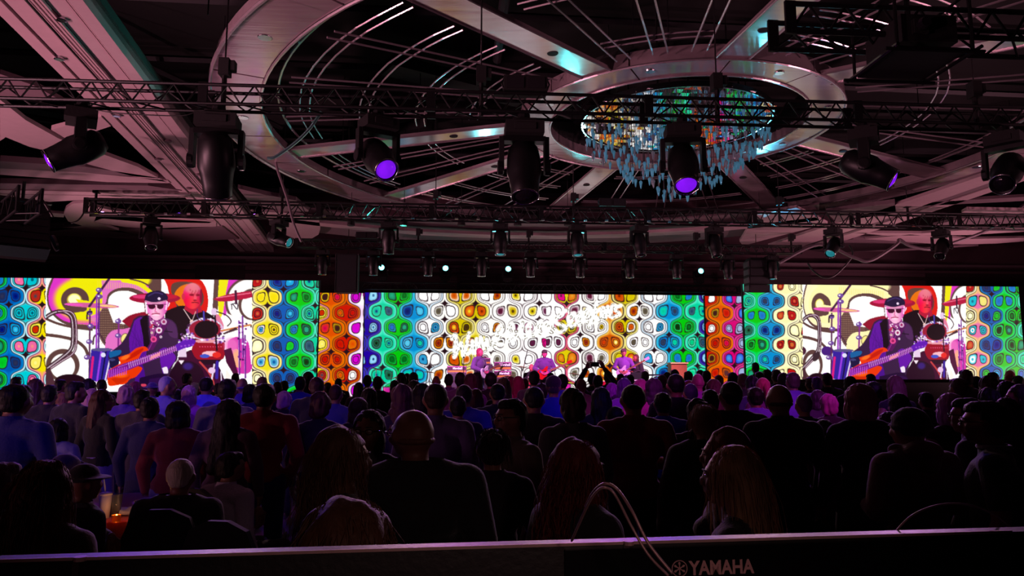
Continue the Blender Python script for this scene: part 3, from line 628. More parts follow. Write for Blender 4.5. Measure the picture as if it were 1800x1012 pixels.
    for x, t, b_ in ((1705, 400, 840), (1755, 520, 870), (1735, 360, 700)): p.line([(x, t), (x+4, b_)], 14, (96, 26, 130)); p.line([(x-5, t), (x-1, b_)], 3, (220, 150, 235))
    for i in range(20): p.ell(1700+rs.rand()*70, 370+rs.rand()*360, 9, 8, [(235, 225, 245), (110, 30, 140), (60, 10, 80)][i % 3], soft=.4)
    p.line([(1525, 740), (1520, 870)], 26, (52, 30, 150)); p.line([(1500, 760), (1480, 880)], 14, (225, 215, 235)); p.ell(1480, 810, 30, 26, (225, 190, 225)); p.line([(1555, 820), (1560, 900)], 10, (230, 220, 235)); p.poly([(1600, 800), (1640, 860), (1630, 900), (1590, 900)], (245, 235, 225))
    p.line([(1505, 340), (1515, 560), (1522, 640)], 14, (20, 6, 22)); p.ell(1500, 320, 26, 30, (225, 195, 225)); p.line(smooth([(1520, 320), (1600, 350), (1640, 400), (1610, 440)]), 9, (50, 20, 40)); p.line([(1412, 320), (1414, 390)], 14, (70, 60, 170)); p.line(smooth([(1360, 300), (1360, 360), (1400, 390)]), 6, (60, 40, 120))
    # bassist
    JK = (52, 26, 62)
    p.poly(smooth([(830, 380), (900, 350), (1080, 370), (1160, 400), (1195, 470), (1200, 620), (1190, 720), (1160, 760), (1120, 880), (1140, 1010), (760, 1010), (800, 800), (760, 700), (640, 740), (625, 670), (720, 590), (780, 500)]), JK)
    p.poly(smooth([(835, 395), (900, 370), (925, 500), (930, 700), (860, 760), (800, 660), (790, 540)]), (92, 18, 150)); p.poly(smooth([(1040, 640), (1100, 620), (1180, 700), (1120, 800), (1080, 850), (1050, 740)]), (98, 16, 160)); p.poly(smooth([(850, 820), (900, 760), (930, 900), (920, 1010), (820, 1010)]), (70, 14, 130))
    for i in range(26): p.line([(800+rs.rand()*120, 400+rs.rand()*340), (810+rs.rand()*120, 410+rs.rand()*340)], 3, (50, 10, 90), .35)
    p.poly(smooth([(880, 390), (940, 350), (950, 480), (960, 600), (920, 640), (905, 520)]), (16, 6, 18)); p.poly(smooth([(1080, 370), (1160, 410), (1190, 480), (1190, 540), (1130, 520), (1100, 440)]), (74, 36, 84)); p.line([(1075, 480), (1150, 490)], 8, (24, 12, 30))
    p.poly(smooth([(955, 350), (1080, 350), (1060, 420), (1010, 480), (990, 540), (970, 520), (960, 420)]), (150, 60, 130)); 
    for i in range(24): p.ell(965+rs.rand()*80, 370+rs.rand()*110, 7, 7, [(245, 225, 235), (190, 30, 60), (60, 10, 60)][i % 3], soft=.4)
    p.poly([(1065, 380), (1130, 400), (990, 640), (930, 640), (1000, 520)], (84, 16, 84)); p.line([(1085, 375), (950, 645)], 5, (160, 50, 160))
    for x, y, r_, c in ((1040, 475, 26, (235, 210, 225)), (995, 550, 26, (225, 70, 140)), (1080, 405, 24, (210, 170, 200)), (1055, 530, 11, (235, 225, 240)), (980, 495, 10, (235, 225, 200))):
        p.ell(x, y, r_, r_, c); p.ell(x, y, r_*.5, r_*.5, (150, 30, 90))
    face = lambda X, Y: np.stack([225+25*np.cos((X-1000)/50), 90+95*np.clip(np.cos((X-1015)/48), -.6, 1), 165+50*np.clip(np.cos((X-1010)/60), -.6, 1)], -1)
    p.poly(smooth([(925, 235), (1105, 235), (1112, 280), (1095, 330), (1050, 382), (1000, 388), (955, 340), (930, 290)]), face)
    p.line([(930, 240), (938, 330)], 16, (245, 225, 240)); p.line([(1106, 240), (1098, 300)], 14, (250, 200, 235))
    p.poly(smooth([(945, 265), (1000, 262), (1010, 282), (985, 300), (955, 292)]), (58, 6, 34)); p.poly(smooth([(1022, 264), (1075, 262), (1072, 290), (1045, 300), (1022, 284)]), (58, 6, 34)); p.line([(935, 262), (1100, 258)], 6, (80, 10, 60)); p.line([(1012, 285), (1006, 318), (1022, 322)], 6, (205, 60, 130)); p.line(smooth([(980, 342), (1010, 334), (1045, 338)]), 7, (150, 20, 60)); p.line([(985, 350), (1040, 350)], 5, (250, 225, 235))
    p.poly(smooth([(918, 225), (935, 175), (990, 150), (1060, 150), (1108, 185), (1108, 225), (1060, 240), (980, 246), (925, 240)]), (26, 18, 52)); p.line(smooth([(928, 232), (1000, 248), (1100, 230)]), 12, (210, 130, 170)); p.ell(1041, 212, 13, 11, (235, 210, 235)); p.line(smooth([(950, 190), (1010, 162), (1070, 175)]), 10, (60, 44, 100))
    # hand, guitar
    p.poly(smooth([(635, 680), (650, 650), (710, 640), (720, 680), (700, 770), (690, 790), (640, 790), (625, 740)]), (28, 22, 60)); p.poly(smooth([(625, 665), (640, 650), (720, 640), (715, 675), (650, 700), (625, 700)]), (20, 90, 150)); p.ell(650, 720, 26, 10, (60, 60, 110))
    p.poly(smooth([(700, 700), (790, 670), (850, 625), (920, 610), (950, 640), (900, 660), (870, 710), (830, 760), (900, 790), (850, 860), (800, 880), (760, 920), (700, 930), (620, 930), (615, 820), (650, 790), (720, 750)]), (226, 52, 6))
    p.poly(smooth([(800, 680), (860, 640), (910, 625), (890, 660), (830, 700), (760, 730)]), (190, 26, 6)); p.poly(smooth([(640, 880), (740, 850), (800, 850), (760, 900), (690, 925)]), (200, 40, 4)); p.ell(760, 700, 40, 16, (250, 110, 30), rot=-.4, soft=.6); p.ell(720, 850, 60, 20, (245, 90, 10), soft=.7)
    p.poly([(612, 815), (700, 770), (1180, 600), (1190, 640), (800, 800), (620, 870)], (110, 20, 130))
    for i in range(25): x = 790+i*17; y = 765-i*6.2; p.line([(x-3, y-20), (x+3, y+24)], 5, (225, 175, 225))
    for i in range(9): x = 625+i*18; p.line([(x, 808-i*3.5), (x-4, 868-i*3.5)], 7, (190, 80, 210))
    p.line([(700, 782), (1190, 610)], 4, (200, 120, 215)); p.line([(640, 850), (1190, 635)], 4, (170, 60, 190))
    p.poly(smooth([(1175, 600), (1240, 560), (1320, 550), (1345, 570), (1310, 610), (1250, 625), (1195, 650)]), (92, 20, 170)); 
    for i in range(8): p.ell(1210+i*16, 560+(i % 2)*50-i*2, 9, 7, (150, 70, 205), soft=.4)
    for i in range(5): p.ell(975+i*17, 705-i*8, 8, 20, (232, 140, 160), rot=.3)
    p.poly(smooth([(1065, 790), (1105, 780), (1115, 830), (1080, 835)]), (235, 220, 235)); p.poly(smooth([(880, 870), (1100, 840), (1150, 1010), (860, 1010)]), (30, 8, 46)); p.poly(smooth([(960, 880), (1100, 870), (1160, 930), (1160, 1010), (940, 1010)]), (44, 10, 66)); p.ell(912, 932, 24, 12, (205, 60, 90))
    return p
def tolin(c):
    c = np.clip(c/255, 0, 1); return np.where(c <= .04045, c/12.92, ((c+.055)/1.055)**2.4)
LED = bpy.data.materials.new('led_diodes'); LED.use_nodes = True; nt = LED.node_tree; b = nt.nodes['Principled BSDF']
at = nt.nodes.new('ShaderNodeAttribute'); at.attribute_name = 'diode'; nt.links.new(at.outputs['Color'], b.inputs['Emission Color'])
b.inputs['Emission Strength'].default_value = 1.12; b.inputs['Base Color'].default_value = (.01, .01, .01, 1); b.inputs['Roughness'].default_value = .5
def led_screen(name, a, bpt, nx, ny, colour, label, group=None, depth=.12):
    """a: top left, bpt: bottom right (same plane Y=const). colour(PX, PY) -> rgb 0..255"""
    root = empty(name, ((a.x+bpt.x)/2, a.y, bpt.z), label, 'screen', group)
    xs = np.linspace(a.x, bpt.x, nx+1); zs = np.linspace(a.z, bpt.z, ny+1); XX, ZZ = np.meshgrid(xs, zs)
    PX, PY = proj(XX, a.y, ZZ); col = tolin(colour(PX, PY))
    V = np.stack([XX-root.location.x, np.zeros_like(XX), ZZ-root.location.z], -1).reshape(-1, 3)
    i = np.arange(ny*(nx+1)).reshape(ny, nx+1)[:, :nx]; q = np.stack([i, i+nx+1, i+nx+2, i+1], -1).reshape(-1, 4)
    me = bpy.data.meshes.new('screen_face'); me.vertices.add(len(V)); me.vertices.foreach_set('co', V.ravel())
    me.loops.add(q.size); me.loops.foreach_set('vertex_index', q.ravel()); me.polygons.add(len(q)); me.polygons.foreach_set('loop_start', np.arange(0, q.size, 4))
    me.update(calc_edges=True)
    ca = me.color_attributes.new('diode', 'FLOAT_COLOR', 'POINT'); buf = np.ones((len(V), 4)); buf[:, :3] = col.reshape(-1, 3); ca.data.foreach_set('color', buf.ravel())
    me.materials.append(LED); link('screen_face', me, root)
    W_ = bpt.x-a.x; H_ = a.z-bpt.z
    MB().box((0, depth/2+.02, H_/2), W_+.05, depth, H_+.05).build('cabinet_back', MATTE, root)
    return root
SY = 25.0; CY = 28.4
PIC = [live_picture(0), live_picture(1)]
def sample(p, u, v):
    i = np.clip(((v-p.y0)/p.k), 0, p.H-1.001); j = np.clip(((u-p.x0)/p.k), 0, p.W-1.001)
    out = np.zeros(u.shape+(3,)); 
    for di in (-.35, .0, .35):
        for dj in (-.35, .0, .35): out += p.c[np.clip((i+di).round().astype(int), 0, p.H-1), np.clip((j+dj).round().astype(int), 0, p.W-1)]
    return out/9
def side_left(PX, PY):
    c = pattern(PX, PY, [(-43, 0, 'dblue'), (-14, 1, 'green'), (15.5, 0, 'dblue'), (45, 1, 'cyan'), (74, 0, 'yelpink'), (103, 1, 'cyan')], 520.5, 29.3, 1)
    c2 = pattern(PX, PY, [(412, 0, 'cream'), (441, 1, 'cream'), (470, 0, 'yelcream'), (498.5, 1, 'dblue'), (527.5, 0, 'green'), (554, 1, 'teal'), (580, 0, 'teal')], 522.5, 28.4, 2)
    v = sample(PIC[0], (PX-60)*4.737, (PY-480)*4.737)
    m1 = PX < 80.5; m2 = PX > 443; c = np.where(m1[..., None], c, np.where(m2[..., None], c2, v)); return c
def side_right(PX, PY):
    c = pattern(PX, PY, [(1280, 1, 'teal'), (1306, 0, 'teal'), (1330, 1, 'green'), (1355, 0, 'blue'), (1382, 1, 'cream'), (1406, 0, 'cream'), (1430, 1, 'cream')], 529, 25.6, 3)
    c2 = pattern(PX, PY, [(1672, 0, 'cream'), (1696, 1, 'cream'), (1719, 0, 'pinkcyan'), (1743, 1, 'dblue'), (1765, 0, 'green'), (1787, 1, 'green'), (1806, 0, 'teal')], 529.5, 25.5, 4)
    # same live picture, seen a little smaller: pixel -> picture units through the bassist's cap and the screen ends
    u = np.interp(PX, [1410, 1449, 1573, 1613, 1655, 1698], [95, 400, 1012, 1240, 1490, 1795]); v = (PY-501)*5.15*1.0+45
    vv = sample(PIC[1], u, v)
    m1 = PX < 1411; m2 = PX > 1698; return np.where(m1[..., None], c, np.where(m2[..., None], c2, vv))
a = at_Y(-30, 489, SY); bq = at_Y(561, 492, SY); ztop = (a.z+bq.z)/2+.0
led_screen('led_screen', Vector((a.x, SY, ztop)), Vector((bq.x, SY, 1.35)), 640, 200, side_left, 'left LED side screen showing a bassist in a beret and a bald drummer', 'side screens flanking the stage')
a = at_Y(1306, 501, SY); bq = at_Y(1790, 502, SY)
led_screen('led_screen', Vector((a.x, SY, (a.z+at_Y(1790, 502, SY).z)/2)), Vector((bq.x, SY, 1.75)), 560, 190, side_right, 'right LED side screen showing a bassist in a beret and a bald drummer', 'side screens flanking the stage')
def title(c, PX, PY):
    U = (PX-770)*5.294; V = (PY-520)*5.294; rs = np.random.RandomState(5)
    S = [[(130, 400), (165, 365), (150, 570), (215, 440), (235, 560), (290, 345)], [(320, 470), (270, 460), (255, 530), (295, 525), (320, 420), (330, 530)],
         [(350, 530), (360, 400), (380, 500), (400, 370), (420, 490), (455, 390), (462, 500), (490, 480)],
         [(490, 500), (560, 300), (600, 290), (560, 400), (500, 440), (600, 450)], [(640, 430), (700, 340), (690, 260), (650, 340), (690, 420), (760, 330), (790, 250), (750, 330), (800, 390), (850, 340), (860, 250), (820, 310), (870, 370), (930, 330), (960, 230), (910, 300), (960, 350), (1030, 330), (1050, 240), (1000, 300), (1060, 340)],
         [(1200, 130), (1120, 190), (1100, 250), (1190, 290), (1130, 340), (1080, 300)], [(1180, 300), (1240, 240), (1270, 160), (1210, 200), (1240, 280), (1300, 240), (1330, 150), (1290, 200), (1310, 270), (1370, 200), (1400, 120), (1350, 170), (1390, 250)],
         [(1400, 290), (1440, 170), (1475, 60), (1430, 250)], [(1510, 120), (1450, 180), (1500, 230)], [(1510, 200), (1560, 140), (1530, 110), (1520, 180), (1560, 200), (1580, 100), (1600, 190), (1620, 90), (1650, 90)], [(1700, 90), (1640, 120), (1690, 170), (1620, 200)]]
    D = np.full(PX.shape, 1e9); T = np.zeros(PX.shape); tt = 0
    for s_ in S:
        q = smooth(s_, 5)
        for (xa, ya), (xb, yb) in zip(q[:-1], q[1:]):
            dx, dy = xb-xa, yb-ya; L2 = dx*dx+dy*dy+1e-9; t = np.clip(((U-xa)*dx+(V-ya)*dy)/L2, 0, 1); d = np.hypot(U-xa-t*dx, V-ya-t*dy)
            m = d < D; D[m] = d[m]; T[m] = tt+t[m]*math.sqrt(L2); tt += math.sqrt(L2)
    glow = np.clip((25-D)/12, 0, 1)[..., None]; c = c*(1-glow)+np.array([255, 255, 250])*glow
    dash = ((np.sin(T/17)+np.sin(T/7.3)) > .6) & (np.abs(D-11) < 3.6); c = np.where(dash[..., None], np.array([105, 92, 60])*1., c)
    core = np.clip((8-D)/4, 0, 1)[..., None]; return c*(1-core)+255*core
def centre(PX, PY):
    cols = [(619, 0, 'navy'), (645.5, 1, 'navy'), (672.6, 0, 'teal'), (699.9, 1, 'green'), (727.2, 0, 'blue'), (754.5, 1, 'whiteblue'), (781.7, 0, 'white'), (809, 1, 'yellow'), (836, 0, 'yellow'), (863, 1, 'white'), (890.6, 0, 'white'),
            (918, 1, 'whitemag'), (948, 0, 'whitemag'), (976, 1, 'magyellow'), (999, 0, 'magyellow'), (1022, 1, 'white'), (1047, 0, 'white'), (1073, 1, 'orange'), (1099, 0, 'yellow'), (1124, 1, 'white'), (1150, 0, 'whiteblue'), (1176, 1, 'blue'), (1201, 0, 'green'), (1226, 1, 'teal'), (1250, 0, 'navy')]
    left = pattern(PX, PY, cols[:13], 547, 28, 5); right = pattern(PX, PY, [(975, 1, 'magyellow'), (997, 0, 'whitemag'), (1022, 1, 'white')][:0]+[(972, 0, 'whitemag'), (996, 1, 'magyellow'), (1020, 0, 'white'), (1047, 1, 'white'), (1072, 0, 'orange'), (1099, 1, 'yellow'), (1124, 0, 'white'), (1150, 1, 'whiteblue'), (1176, 0, 'blue'), (1201, 1, 'green'), (1226, 0, 'teal'), (1250, 1, 'navy')], 547, 27.3, 6)
    return title(np.where((PX < 960)[..., None], left, right), PX, PY)
a = at_Y(640, 516.5, CY); bq = at_Y(1240, 516.5, CY); ZT = (a.z+bq.z)/2
led_screen('led_screen', Vector((a.x, CY, ZT)), Vector((bq.x, CY, .9)), 620, 170, centre, 'wide central LED wall behind the band with looping retro pattern and white handwritten title')
def red_l(PX, PY): return pattern(PX, PY, [(528, 1, 'yelpink'), (555, 0, 'yelpink'), (582, 1, 'redor'), (609, 0, 'red'), (636, 1, 'whitepurple'), (662, 0, 'whitepurple')], 549.5, 27.4, 7)
def red_r(PX, PY): return pattern(PX, PY, [(1216, 0, 'whitepurple'), (1241, 1, 'red'), (1267, 0, 'redor'), (1291, 1, 'magenta'), (1315, 0, 'magenta')], 550.5, 26.3, 8)
a = at_Y(560, 519, CY-.3); bq = at_Y(640, 519, CY-.3)
led_screen('led_screen', Vector((a.x, CY-.3, ZT-.06)), Vector((bq.x, CY-.3, .9)), 84, 180, red_l, 'narrow red and orange LED panel left of the central wall')
a = at_Y(1239, 519, CY-.3); bq = at_Y(1312, 519, CY-.3)
led_screen('led_screen', Vector((a.x, CY-.3, ZT-.06)), Vector((bq.x, CY-.3, .9)), 76, 180, red_r, 'narrow red and orange LED panel right of the central wall')
# stage deck, skirts and plinths
st = empty('stage', (3.1, 24.7, 0), 'black stage deck in front of the central LED wall', 'stage')
MB().box((0, 0, .85), 14.8, 8.2, .1).build('deck', MATTE, st); MB().box((0, -4.08, .4), 14.8, .06, .8).build('skirt', MATTE, st)
p1 = tag(MB().box((-10, SY+.1, .66), 12.5, .5, 1.32).build('screen_plinth', MATTE), 'black plinth under the left LED side screen', 'plinth')
p2 = tag(MB().box((15.5, SY+.1, .82), 9.6, .5, 1.64).build('screen_plinth', MATTE), 'black plinth under the right LED side screen', 'plinth')
# ================================================================ trusses
def truss(label, A, B, hgt, dep, step, group='lighting trusses', r=.024, ends=True, frames=None, back=True):
    """box truss from A to B (front top chord line), hgt tall, dep deep"""
    A = Vector(A); B = Vector(B); L = (B-A).length; root = empty('lighting_truss', A, label, 'truss', group); B = B-A; A = Vector((0, 0, 0))
    t = (B-A).normalized(); s = Vector((-t.y, t.x, 0)).normalized()*dep; dn = Vector((0, 0, -hgt))
    for o in (Vector((0, 0, 0)), dn, s, s+dn): bar('chord', A+o, B+o, r, BLACK, root, 8)
    n = max(2, int(L/step)); P = [A+t*(L*i/n) for i in range(n+1)]
    for i in range(n):
        a, b = P[i], P[i+1]; m = (a+b)/2
        bar('brace', a+dn, m, r*.5, BLACK, root, 5); bar('brace', m, b+dn, r*.5, BLACK, root, 5)
        if i % 2 == 0: bar('brace', a+dn, b+s+dn, r*.5, BLACK, root, 5)
        if back: bar('brace', a+s+(Vector() if i % 2 else dn), b+s+(dn if i % 2 else Vector()), r*.5, BLACK, root, 5)
    k = max(1, int(L/3.0)) if frames is None else frames
    for i in range(k+1):
        p = A+t*(L*i/k)
        for q_ in (p+dn/2, p+s+dn/2): MB().box(q_, .12, .04, hgt+.06, Matrix.Rotation(math.atan2(t.y, t.x), 3, 'Z')).build('end_frame', BLACK, root)
    return root
def chain_hoist(x, y, z, label, top=9.5):
    if y > 22 or x < -10: top = 6.68
    e = empty('chain_hoist', (x, y, z), label, 'hoist', 'chain hoists over the trusses')
    MB().box((0, 0, .26), .14, .16, .24).box((.10, 0, .28), .09, .12, .14).build('motor', MATTE, e)
    MB().tube([(0, 0, -.35), (0, 0, .16)], .035, 6).build('hook_strap', MATTE, e)
    bar('chain', (0, 0, .36), (0, 0, top-z), .012, BLACK, e, 4)
def px_truss(label, xa, ya, Da, xb, yb, Db, hgt, dep, step, **k):
    A = at_Y(xa, ya, Da); B = at_Y(xb, yb, Db); A.z = B.z = (A.z+B.z)/2; return truss(label, A, B, hgt, dep, step, **k), A, B
T1, A1, B1 = px_truss('nearest lighting truss spanning the whole hall, in front of the chandelier', -60, 128, 10, 1860, 198, 10, .27, .30, .36, r=.026)
T2, A2, B2 = px_truss('second lighting truss, hung just below the oval ring', 152, 346, 20, 1860, 381, 20, .38, .36, .36, r=.03)
for i in range(46):       # pale couplers along the lower chord
    t_ = (B2-A2)*((i+.5)/46); MB().box(t_+Vector((0, -.03, -.38)), .09, .05, .05).build('coupler', CHROME, T2)
T3, A3, B3 = px_truss('third lighting truss with ten heads, above the central LED wall', 522, 424, 24, 1406, 428, 24, .25, .3, .30, r=.026)
T4, A4, B4 = px_truss('low rear lighting truss standing on top of the central LED wall', 634, 499, 28.2, 1302, 499, 28.2, .26, .3, .36, r=.022)
T5, A5, B5 = px_truss('big black truss crossing the top right corner', 1388, 2, 7.5, 1900, 30, 7.5, .32, .45, .42, r=.032)
pA = at_D(74, 335, 13); pB = at_D(-70, 418, 20); pB.z = pA.z
T6 = truss('short truss at the far left carrying the loudspeaker array', pA, pB, .4, .35, .4)
for (x, y, Y, lb) in [(160, 315, 20, 'hoist at the left end of the second truss'), (492, 318, 20, 'hoist above the dish-shaped left fixture'), (765, 330, 20, 'hoist on the second truss left of centre'), (1010, 325, 20, 'hoist on the second truss at the centre'), (1375, 340, 20, 'hoist on the second truss right of the chandelier'), (1603, 345, 20, 'hoist on the second truss near the right end'),
                      (735, 405, 24, 'hoist on the third truss, left half'), (930, 405, 24, 'hoist on the third truss, middle'), (1225, 408, 24, 'hoist on the third truss, right half'), (1393, 410, 24, 'hoist at the right end of the third truss'),
                      (375, 100, 10, 'hoist on the nearest truss at the left'), (845, 128, 10, 'hoist on the nearest truss left of centre'), (1275, 150, 10, 'hoist on the nearest truss before the chandelier'), (1745, 175, 10, 'hoist on the nearest truss at the right')]:
    Z_ = {20: A2.z, 24: A3.z, 10: A1.z}[Y]; p = at_Y(x, 400, Y); chain_hoist(p.x, Y+.15, Z_+.05, 'black ' + lb)
# dimmer boxes lying on trusses
for (x, y, Y, w_, lb) in [(925, 0, 10, .62, 'black distribution box on the nearest truss'), (1078, 0, 20, .75, 'black distribution box on the second truss'), (645, 0, 24, .7, 'black distribution box on the third truss')]:
    Z_ = {20: A2.z, 24: A3.z, 10: A1.z}[Y]; p = at_Y(x, 400, Y); e = empty('power_box', (p.x, Y+.15, Z_+.03), lb, 'box')
    MB().box((0, 0, .13), w_, .3, .22).build('case', MATTE, e); MB().box((-w_*.24, -.155, .13), w_*.4, .02, .16).box((w_*.24, -.155, .13), w_*.4, .02, .16).build('front_panel', DUCT, e)
    for s in (-1, 1): MB().tube([(s*w_*.5, -.1, .05), (s*(w_*.5+.03), -.1, .13), (s*w_*.5, -.1, .2)], .012, 5).build('handle', CHROME, e)

# ================================================================ moving heads
def lens_mat(name, col, e):
    return mat(name, col, .1, 0, emit=e, vary=.25, bscale=9)
LENS = {'violet': lens_mat('violet_lens', (120, 20, 230), 1.0), 'cyan': lens_mat('cyan_lens', (110, 240, 240), 6), 'off': mat('dark_lens', (30, 26, 34), .05, .2), 'teal': lens_mat('teal_lens', (40, 150, 160), .5)}
MH = {}
def mh_meshes():
    base = MB().box((0, 0, -.07), .36, .30, .12).box((0, 0, .01), .22, .16, .05).box((0, -.155, -.07), .2, .02, .06).mesh('base', MATTE)
    yoke = MB().box((0, 0, -.16), .40, .12, .05)
    for s in (-1, 1): yoke.prism([(s*.19, -.06), (s*.235, -.05), (s*.235, .05), (s*.19, .06)] if s > 0 else [(s*.19, -.06), (s*.19, .06), (s*.235, .05), (s*.235, -.05)], -.48, -.14); yoke.lathe([(.07, 0), (.07, .045), (.05, .05)], 14, Matrix.Translation(Vector((s*.20, 0, -.43))) @ Matrix.Rotation(s*math.pi/2, 4, 'Y'))
    yoke = yoke.mesh('yoke', BLACK)
    head = MB().lathe([(.03, .27), (.10, .26), (.145, .20), (.16, .08), (.165, -.05), (.150, -.10), (.135, -.20), (.125, -.32), (.115, -.33), (.105, -.30)], 22).mesh('head', BLACK, True)
    rim = MB().tube([(.123*math.cos(a*math.pi/10), .123*math.sin(a*math.pi/10), -.325) for a in range(20)], .010, 5, True).mesh('rim', CHROME, True)
    lens = MB().lathe([(.107, -.30), (.09, -.322), (.05, -.338), (.01, -.345)], 20).mesh('lens', LENS['off'], True)
    clampm = MB().tube([(0, 0, .02), (0, 0, .09)], .06, 10).mesh('clamp', BLACK)
    return base, yoke, head, rim, lens, clampm
MHM = mh_meshes()
def moving_head(p, scale, pan, tilt, lens, label, group, up=False):
    e = empty('moving_head_light', p, label, 'stage light', group, pan); e.scale = (scale,)*3
    if up: e.rotation_euler = (math.pi, 0, pan)
    link('base', MHM[0], e); link('clamp', MHM[5], e); link('yoke', MHM[1], e)
    h = link('head', MHM[2], e); h.location = (0, 0, -.43); h.rotation_euler = (tilt, 0, 0)
    link('rim', MHM[3], h)
    l = link('lens', MHM[4], h); l.material_slots[0].link = 'OBJECT'; l.material_slots[0].material = LENS[lens]
    return e
def on_truss(x, A, B, off=0):
    t = B-A; best = None
    for i in range(2001):
        q = A+t*(i/2000); px = proj(q.x, q.y, q.z)[0]
        if best is None or abs(px-x) < best[0]: best = (abs(px-x), q)
    return best[1].copy()
G1 = [(140, 1.25, -1.1, -1.0, 'violet', 'at the far left, tilted, violet lens'), (382, 1.5, .1, .45, 'off', 'at the left, pale glints on its round front'), (665, 1.3, .5, -.9, 'violet', 'left of centre, violet lens low at its right'),
      (922, 1.5, 0, -.35, 'off', 'at the centre, lens dark'), (1202, 1.35, -.15, -.6, 'violet', 'in front of the chandelier with a glowing violet lens'), (1522, 1.3, 1.0, -1.0, 'violet', 'right of the chandelier, violet lens at its right side'), (1772, 1.3, -.9, -.9, 'off', 'at the far right, lens dark')]
for x, s, pan, tilt, ln, lb in G1:
    q = on_truss(x, A1, B1); moving_head((q.x, q.y+.12, q.z-.27-.09*s), s, pan, tilt, ln, 'large head on the nearest truss ' + lb, 'large heads on the nearest truss')
G2 = [(265, .5, -.5, 'off', 'leftmost'), (490, 1.2, -1.2, 'teal', 'second from left, swung sideways'), (683, 0, .15, 'off', 'third from left'), (880, 0, -.1, 'teal', 'fourth from left'), (1015, .1, -.15, 'teal', 'fifth from left, under the hoist'), (1125, .2, -.25, 'off', 'sixth from left'), (1257, .2, -.3, 'off', 'seventh from left'), (1467, -.9, -.8, 'teal', 'second from right, cyan glint below'), (1657, -.9, -.7, 'off', 'rightmost')]
for x, pan, tilt, ln, lb in G2:
    q = on_truss(x, A2, B2); moving_head((q.x, q.y+.15, q.z-.38-.09*1.15), 1.15, pan, tilt, ln, 'moving head under the second truss, ' + lb, 'heads on the second truss')
ORD = ['first', 'second', 'third', 'fourth', 'fifth', 'sixth', 'seventh', 'eighth', 'ninth', 'tenth']
for i, x in enumerate([567, 657, 753, 847, 933, 1020, 1107, 1190, 1280, 1358]):
    q = on_truss(x, A3, B3); moving_head((q.x, q.y+.12, q.z-.25-.09), 1.05, 0, (0, .05, -.05, .03, 0, -.1, -.15, -.1, -.12, -.05)[i], 'off' if i < 9 else 'teal', 'small moving head hanging from the third truss, %s from the left' % ORD[i], 'ten heads on the third truss')
for x, lb, ln in [(671, 'beside the left loudspeaker, shining cyan', 'cyan'), (783, 'second from the left, shining cyan', 'cyan'), (893, 'middle one, shining cyan', 'cyan'), (1104, 'unlit, right of the middle', 'off'), (1230, 'at the right beside the loudspeaker array, shining cyan', 'cyan')]:
    q = on_truss(x, A4, B4); moving_head((q.x, q.y+.1, q.z+.10), .95, 0, 1.45, ln, 'upright moving head on the rear truss, ' + lb, 'upright heads on the rear truss', up=True)
# small par lamps hanging behind the second truss
for i, x in enumerate([617, 710, 811, 910, 998, 1225, 1336]):
    p = at_Y(x, 392, 22); e = empty('par_lamp', p, 'tiny black downlight hanging before the pale ceiling rim, %s from the left' % ORD[i], 'lamp', 'tiny lamps before the ceiling rim')
    MB().lathe([(.05, .12), (.10, .10), (.12, -.06), (.11, -.08)], 12).build('can', MATTE, e); bar('rod', (0, 0, .12), (0, 0, 10.4-p.z), .008, BLACK, e, 4)

# ================================================================ projector cage, top right
e = empty('projector_frame', at_D(1598, 60, 8.3), 'black projector in a tubular frame hanging from the top right truss', 'projector')
MB().box((0, 0, -.1), .62, .7, .30).box((-.12, -.37, -.1), .16, .06, .16).build('projector_body', MATTE, e)
for sx in (-1, 1):
    for sy in (-1, 1): bar('frame_tube', (sx*.42, sy*.42, .28), (sx*.42, sy*.42, -.36), .018, BLACK, e)
    bar('frame_tube', (sx*.46, -.5, -.36), (sx*.46, .5, -.36), .022, CHROME if sx < 0 else BLACK, e); bar('frame_tube', (sx*.42, -.42, .28), (sx*.42, .42, .28), .018, BLACK, e)
for sy in (-1, 1): bar('frame_tube', (-.55, sy*.42, -.38), (.55, sy*.42, -.38), .022, BLACK, e); bar('frame_tube', (-.42, sy*.42, .28), (.42, sy*.42, .28), .018, BLACK, e)
MB().box((0, 0, -.345), .8, .8, .02).build('tray', DUCT, e); bar('drop_tube', (0, 0, .1), (0, 0, .75), .03, BLACK, e)
MB().lathe([(.06, 0), (.07, .05), (.055, .09)], 14, Matrix.Translation(Vector((-.12, -.40, -.1))) @ Matrix.Rotation(math.pi/2, 4, 'X')).build('projector_lens', LENS['off'], e)

# ================================================================ loudspeakers
def cabinet(root, c, wd, hg, dp, tilt, name='speaker_box', face=-1):
    rot = Matrix.Rotation(tilt, 3, 'X'); MB().box(c, wd, dp, hg, rot).build(name, MATTE, root)
    g = MB().box(Vector(c)+rot @ Vector((0, face*(dp/2+.01), 0)), wd*.92, .02, hg*.84, rot).build('grille', mat('speaker_grille', (34, 34, 38), .5, .4, bump=.6, bscale=300), root)
a = at_Y(612, 448, 25.3); b2 = at_Y(612, 515, 25.3); e = empty('loudspeaker', (a.x, 25.3, b2.z), 'tall black loudspeaker hanging left of the central LED wall', 'loudspeaker')
H_ = a.z-b2.z; MB().box((0, 0, H_/2), .72, .5, H_).build('cabinet', MATTE, e); MB().box((0, -.26, H_/2), .66, .02, H_*.94).build('grille', mat('speaker_grille', (34, 34, 38), .5, .4, bump=.6, bscale=300), e)
for s in (-1, 1): bar('edge_rail', (s*.37, -.26, 0), (s*.37, -.26, H_), .012, CHROME, e, 4)
bar('hanging_wire', (0, 0, H_), (0, 0, H_+2.0), .012, BLACK, e, 4)
a = at_Y(1325, 458, 24.4); e = empty('line_array', (a.x, 24.4, a.z), 'hanging line array of black speaker boxes right of the central LED wall', 'loudspeaker')
